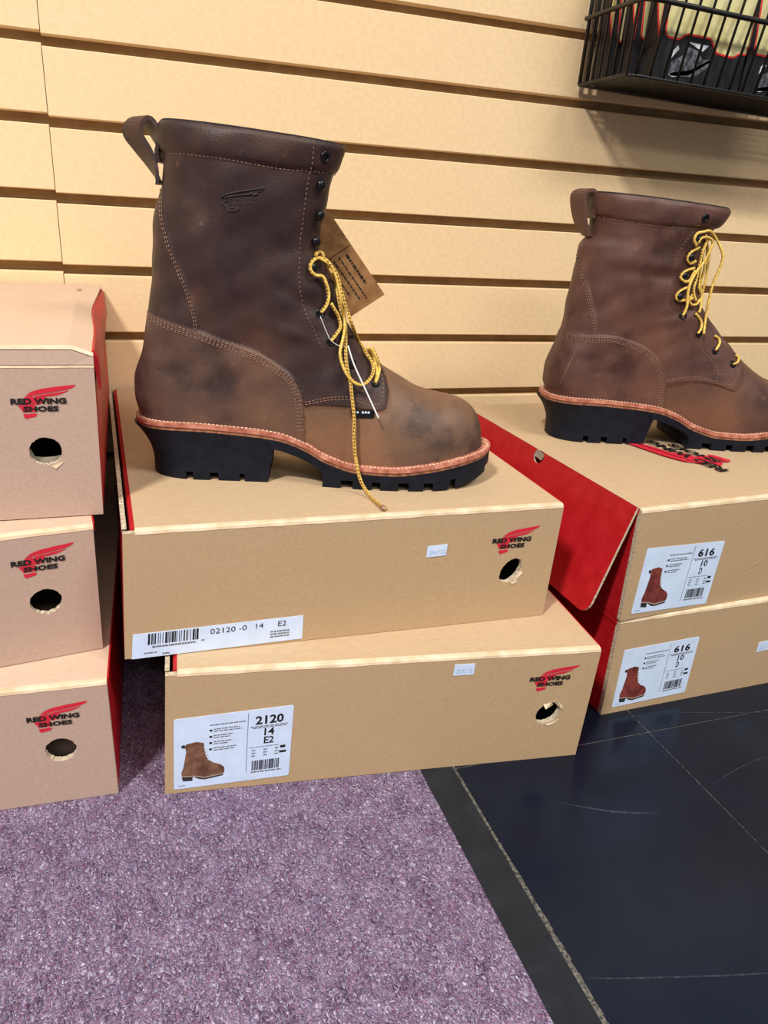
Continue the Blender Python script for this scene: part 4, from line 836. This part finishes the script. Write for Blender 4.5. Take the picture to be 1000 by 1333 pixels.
# hang tag (brown card with small print), set just beyond the lacing
def hang_tag():
    (x0,z0),(x1,z1),(x2,z2),(x3,z3)=BA['paths']['tag']; e1=np.array([x1-x0,z1-z0]); e2=np.array([x2-x1,z2-z1]); o=np.array([x0,z0])
    y=.004
    def f(s,t,e=0): p=o+e1*s+e2*t; return (p[0],y-e+.010*t*0,p[1])
    b=MB(); C=[(0,0),(1,0),(1,1),(.0,.62)]; b.add([f(*c) for c in C]+[f(*c,-.0006) for c in C],[(3,2,1,0),(4,5,6,7)]+[(i,(i+1)%4,(i+1)%4+4,i+4) for i in range(4)])
    t=b.done('hang_tag',M['tag'],bootA,label='brown kraft hang tag with small dark print')
    k=MB(); g=lambda s,q:f(s,q,.0005)
    for q,(a,c) in zip((.22,.40,.55,.70,.84),((.46,.80),(.44,.93),(.45,.90),(.50,.82),(.6,.84))):
        rr=random.Random(int(q*100)); s=a
        while s<c:
            w=rr.uniform(.015,.05); hgt=.055 if q<.3 else .03; V=[g(s,q-hgt/2),g(min(c,s+w),q-hgt/2),g(min(c,s+w),q+hgt/2),g(s,q+hgt/2)]; k.add(V,[(3,2,1,0)]); s+=w+.012
    k.add([g(.40,.02),g(.405,.02),g(.405,.75),g(.40,.75)],[(3,2,1,0)])
    k.done('tag_print',M['black_ink'],t)
hang_tag()
# pressed emblem on the shaft and the black woven tab at the vamp seam
def emblem():
    (x0,z0),(x1,z1),(x2,z2)=cvA['logo']; X=np.array([x1-x0,z1-z0]); Zv=np.array([x2-x0,z2-z0]); o=np.array([x0,z0]); b=MB()
    def line(P,r=.00035):
        P=catmull([o+X*s+Zv*t for s,t in P],6); q,nn=btA.surf(P[:,0],P[:,1],-1,.0009); b.tube(q,r,5)
    line([(-.02,.26),(.12,.14),(.35,.06),(.7,.0),(1.04,-.08)],.00045); line([(1.04,-.08),(.92,.06),(.66,.16),(.36,.22)]); line([(.36,.22),(.62,.24),(.86,.20),(.74,.32)]); line([(-.02,.26),(-.05,.5),(.04,.78),(.08,1.06)],.0004); line([(.08,1.06),(.2,1.08),(.32,.98),(.28,.86)]); line([(.12,.92),(.22,.90)]); line([(.05,.30),(.2,.26),(.36,.22)])
    def pt(s_,t_):
        c=o+X*s_+Zv*t_; return btA.surf(np.array([c[0]]),np.array([c[1]]),-1,.0004)[0][0]
    text(b,lambda x,y:pt(x,y),'RED WING',-.08,.56,.80,.36,bold=.04); text(b,lambda x,y:pt(x,y),'SHOES',.10,.80,.66,.62,bold=.04)
    b.done('pressed_emblem',M['deboss'],bootA,label='wing emblem pressed into the leather')
emblem()
def tab():
    P=np.array(cvA['tab']); s=np.linspace(0,1,8); b=MB(); top=P[0]+(P[1]-P[0])*s[:,None]; bot=P[3]+(P[2]-P[3])*s[:,None]
    a,_=btA.surf(top[:,0],top[:,1],-1,.0022); c,_=btA.surf(bot[:,0],bot[:,1],-1,.0014); a2,_=btA.surf(top[:,0],top[:,1],-1,.0002); c2,_=btA.surf(bot[:,0],bot[:,1],-1,-.0004); n=8
    V=np.r_[a,c,a2,c2]; b.add(V,[(n+i,n+i+1,i+1,i) for i in range(n-1)]+[(i,i+1,2*n+i+1,2*n+i) for i in range(n-1)]+[(n+i,3*n+i,3*n+i+1,n+i+1) for i in range(n-1)]); t=b.done('woven_tab',M['gun'],bootA,label='small black woven tab')
    k=MB()
    for u in (.12,.24,.46,.58,.70):
        q=[]
        for s_,v in ((u,.15),(u+.08,.15),(u+.08,.42),(u,.42)):
            p=(P[0]*(1-s_)+P[1]*s_)*(1-v)+(P[3]*(1-s_)+P[2]*s_)*v; q.append(btA.surf(np.array([p[0]]),np.array([p[1]]),-1,.0027)[0][0])
        k.add(q,[(3,2,1,0)])
    k.done('tab_print',M['label'],t)
tab()
S_=resample(catmull([np.array(p) for p in cvR['scratch']],8),.002); p_,n_=btR.surf(S_[:,0],S_[:,1],-1,.0000); b=MB(); b.tube(p_,.0004*np.sin(np.linspace(.15,3.0,len(p_))),5); b.done('scratch',M['thread'],bootR)
# ------------------------------------------------------------------ wire basket with boxed packages
M['wire']=mat('black_coated_wire',lin(24,23,24),.35,spec=.5)
M['pk_cream']=mat('cream_carton',lin(222,212,152),.5,[lin(212,200,136),lin(230,222,168)],30,spec=.35); M['pk_black']=mat('black_carton',lin(30,29,31),.4,[lin(24,23,25),lin(40,39,42)],40,spec=.4)
M['pk_red']=mat('red_line_print',lin(222,44,44),.5); M['pk_grey']=mat('grey_picture_print',lin(70,72,78),.45,[lin(40,42,46),lin(112,116,124)],160,spec=.4); M['pk_pale']=mat('pale_picture_print',lin(206,212,220),.45)
bk=empty('wire_basket',(.63,0,.608),0,label='black wire basket hooked on the slat wall',cat='basket'); O=np.array([.63,0,.608]); bk.rotation_euler=(0,.027,0)   # it hangs slightly low on the right
BX0,BX1,BY0,BY1,BZ0,BZ1,BZR=.6365,1.02,-.010,-.146,.608,.80,.6800
def wire(P,r,name='wire',n=8,par=bk): b=MB(); b.tube(np.array(P)-O,r,n); return b.done(name,M['wire'],par,smooth=True)
FY=lambda z:-.112-(z-BZ0)*.20   # the front leans out
def loop(z,g,rc=.016):
    x0,x1,y0,y1=BX0-g,BX1+g,BY0,FY(z)-g; P=[(x0,y0,z)]
    P+=[(x0+rc-rc*math.cos(a),y1+rc-rc*math.sin(a),z) for a in np.linspace(0,math.pi/2,8)]+[(x1-rc+rc*math.sin(a),y1+rc-rc*math.cos(a),z) for a in np.linspace(0,math.pi/2,8)]+[(x1,y0,z)]; return P
wire(loop(BZR,.0045),.0028,'rim_wire',10); wire(loop(BZ1,.0040),.0028,'rim_wire',10)
wire([(BX0,BY0,BZ0),(BX1,BY0,BZ0)],.0024,'bottom_rim_wire'); wire(loop(BZ0,.0),.0022,'bottom_rim_wire')
wire([(BX0,BY0,BZ1),(BX1,BY0,BZ1)],.0024,'rim_wire')
for i in range(10):
    y=BY0-.0145*i; zb=BZ0 if y>FY(BZ0) else BZ0+(FY(BZ0)-y)/.20
    if zb>BZ1-.02: continue
    for xx in (BX0,BX1): wire([(xx,y,zb),(xx,y,BZ1)],.0016 if i else .0024)
x=BX0+.012
while x<BX1-.005:
    wire([(x,FY(BZ0),BZ0),(x,FY(BZ1),BZ1)],.0016); wire([(x,BY0,BZ0),(x,BY0,BZ1)],.0014); x+=.0195
b=MB(); y=BY0
while y>FY(BZ0): b.tube(np.array([(BX0,y,BZ0+.001),(BX1,y,BZ0+.001)])-O,.0011,5); y-=.0065
x=BX0
while x<BX1: b.tube(np.array([(x,BY0,BZ0),(x,FY(BZ0),BZ0)])-O,.0011,5); x+=.0065
b.done('bottom_mesh',M['wire'],bk,kind='stuff')
for x in (.70,.95):
    b=MB(); b.box((x-.012-O[0],BY0+.001,BZ1-.03-O[2]),(x+.012-O[0],.0125,BZ1+.004-O[2])); b.done('hook_bracket',M['wire'],bk)
def package(x0,y,label,shoe=True):
    w,dp,h=.128,.0285,.150; z0=BZ0+.0026; r=empty('retail_package',(x0,y,z0-(x0-.63)*.027),0,label=label,cat='package',group='cartons standing in the wire basket')
    r.rotation_euler=(0,.027,0)
    b=MB(); b.box((0,0,0),(w,dp,h)); b.done('carton',M['pk_black'],r)
    e=.0003; fr=lambda s,t:(s*w,-e,t); sd=lambda s,t:(-e,dp*(1-s),t)   # front face; left end face (s from back to front)
    line=[(.0,.112),(.055,.045),(.10,.041),(.22,.041),(.30,.0475),(.56,.0475),(.66,.034),(.86,.0325),(.92,.038),(1.0,.038)]
    b=MB(); 
    for (s0,t0),(s1,t1) in zip(line[:-1],line[1:]): b.add([fr(s0,t0),fr(s1,t1),fr(s1,h-.002),fr(s0,h-.002)],[(0,1,2,3)])
    b.add([sd(.02,.112),sd(.98,.040),sd(.98,h-.002),sd(.02,h-.002)],[(0,1,2,3)]); b.add([(0.002,.002,h+e),(w-.002,.002,h+e),(w-.002,dp-.002,h+e),(.002,dp-.002,h+e)],[(0,1,2,3)]); b.done('cream_print',M['pk_cream'],r)
    b=MB(); e=.0006
    for (s0,t0),(s1,t1) in zip(line[:-1],line[1:]):
        q=np.array([(s1-s0)*w,t1-t0]); q/=np.linalg.norm(q); nn=np.array([-q[1],q[0]])*.0022
        b.add([(s0*w,-e,t0),(s1*w,-e,t1),(s1*w+nn[0],-e,t1+nn[1]),(s0*w+nn[0],-e,t0+nn[1])],[(0,1,2,3)])
    b.add([sd(.02,.112),sd(.98,.040),sd(.98,.047),sd(.02,.119)],[(0,1,2,3)])
    b.add([(-e,dp*.02,.04),(-e,.0,.04),(-e,0,h),(-e,dp*.06,h)],[(0,1,2,3)]); b.done('red_line_print',M['pk_red'],r)
    b=MB(); g=lambda s,t:(s*w,-.0009,t)
    poly(b,g,[(.17,.006),(.20,.004),(.46,.006),(.60,.020),(.62,.028),(.52,.026),(.44,.034),(.34,.036),(.28,.026),(.18,.018)],0)
    poly(b,g,[(.17,.005),(.22,.003),(.40,.008),(.60,.024),(.60,.027),(.40,.013),(.22,.008)],1); poly(b,g,[(.33,.041),(.56,.041),(.50,.034),(.42,.037)],1); poly(b,g,[(.17,.022),(.24,.032),(.22,.036),(.18,.030)],1)
    b.done('shoe_picture',[M['pk_grey'],M['pk_pale']],r); return r
package(.674,-.1078,'frontmost cream and black carton at the left end of the wire basket')
package(.662,-.0775,'second cream and black carton from the front in the wire basket')
package(.650,-.0470,'cream and black carton nearest the wall in the wire basket')
package(.8050,-.1078,'cream and black carton on the right in the wire basket')
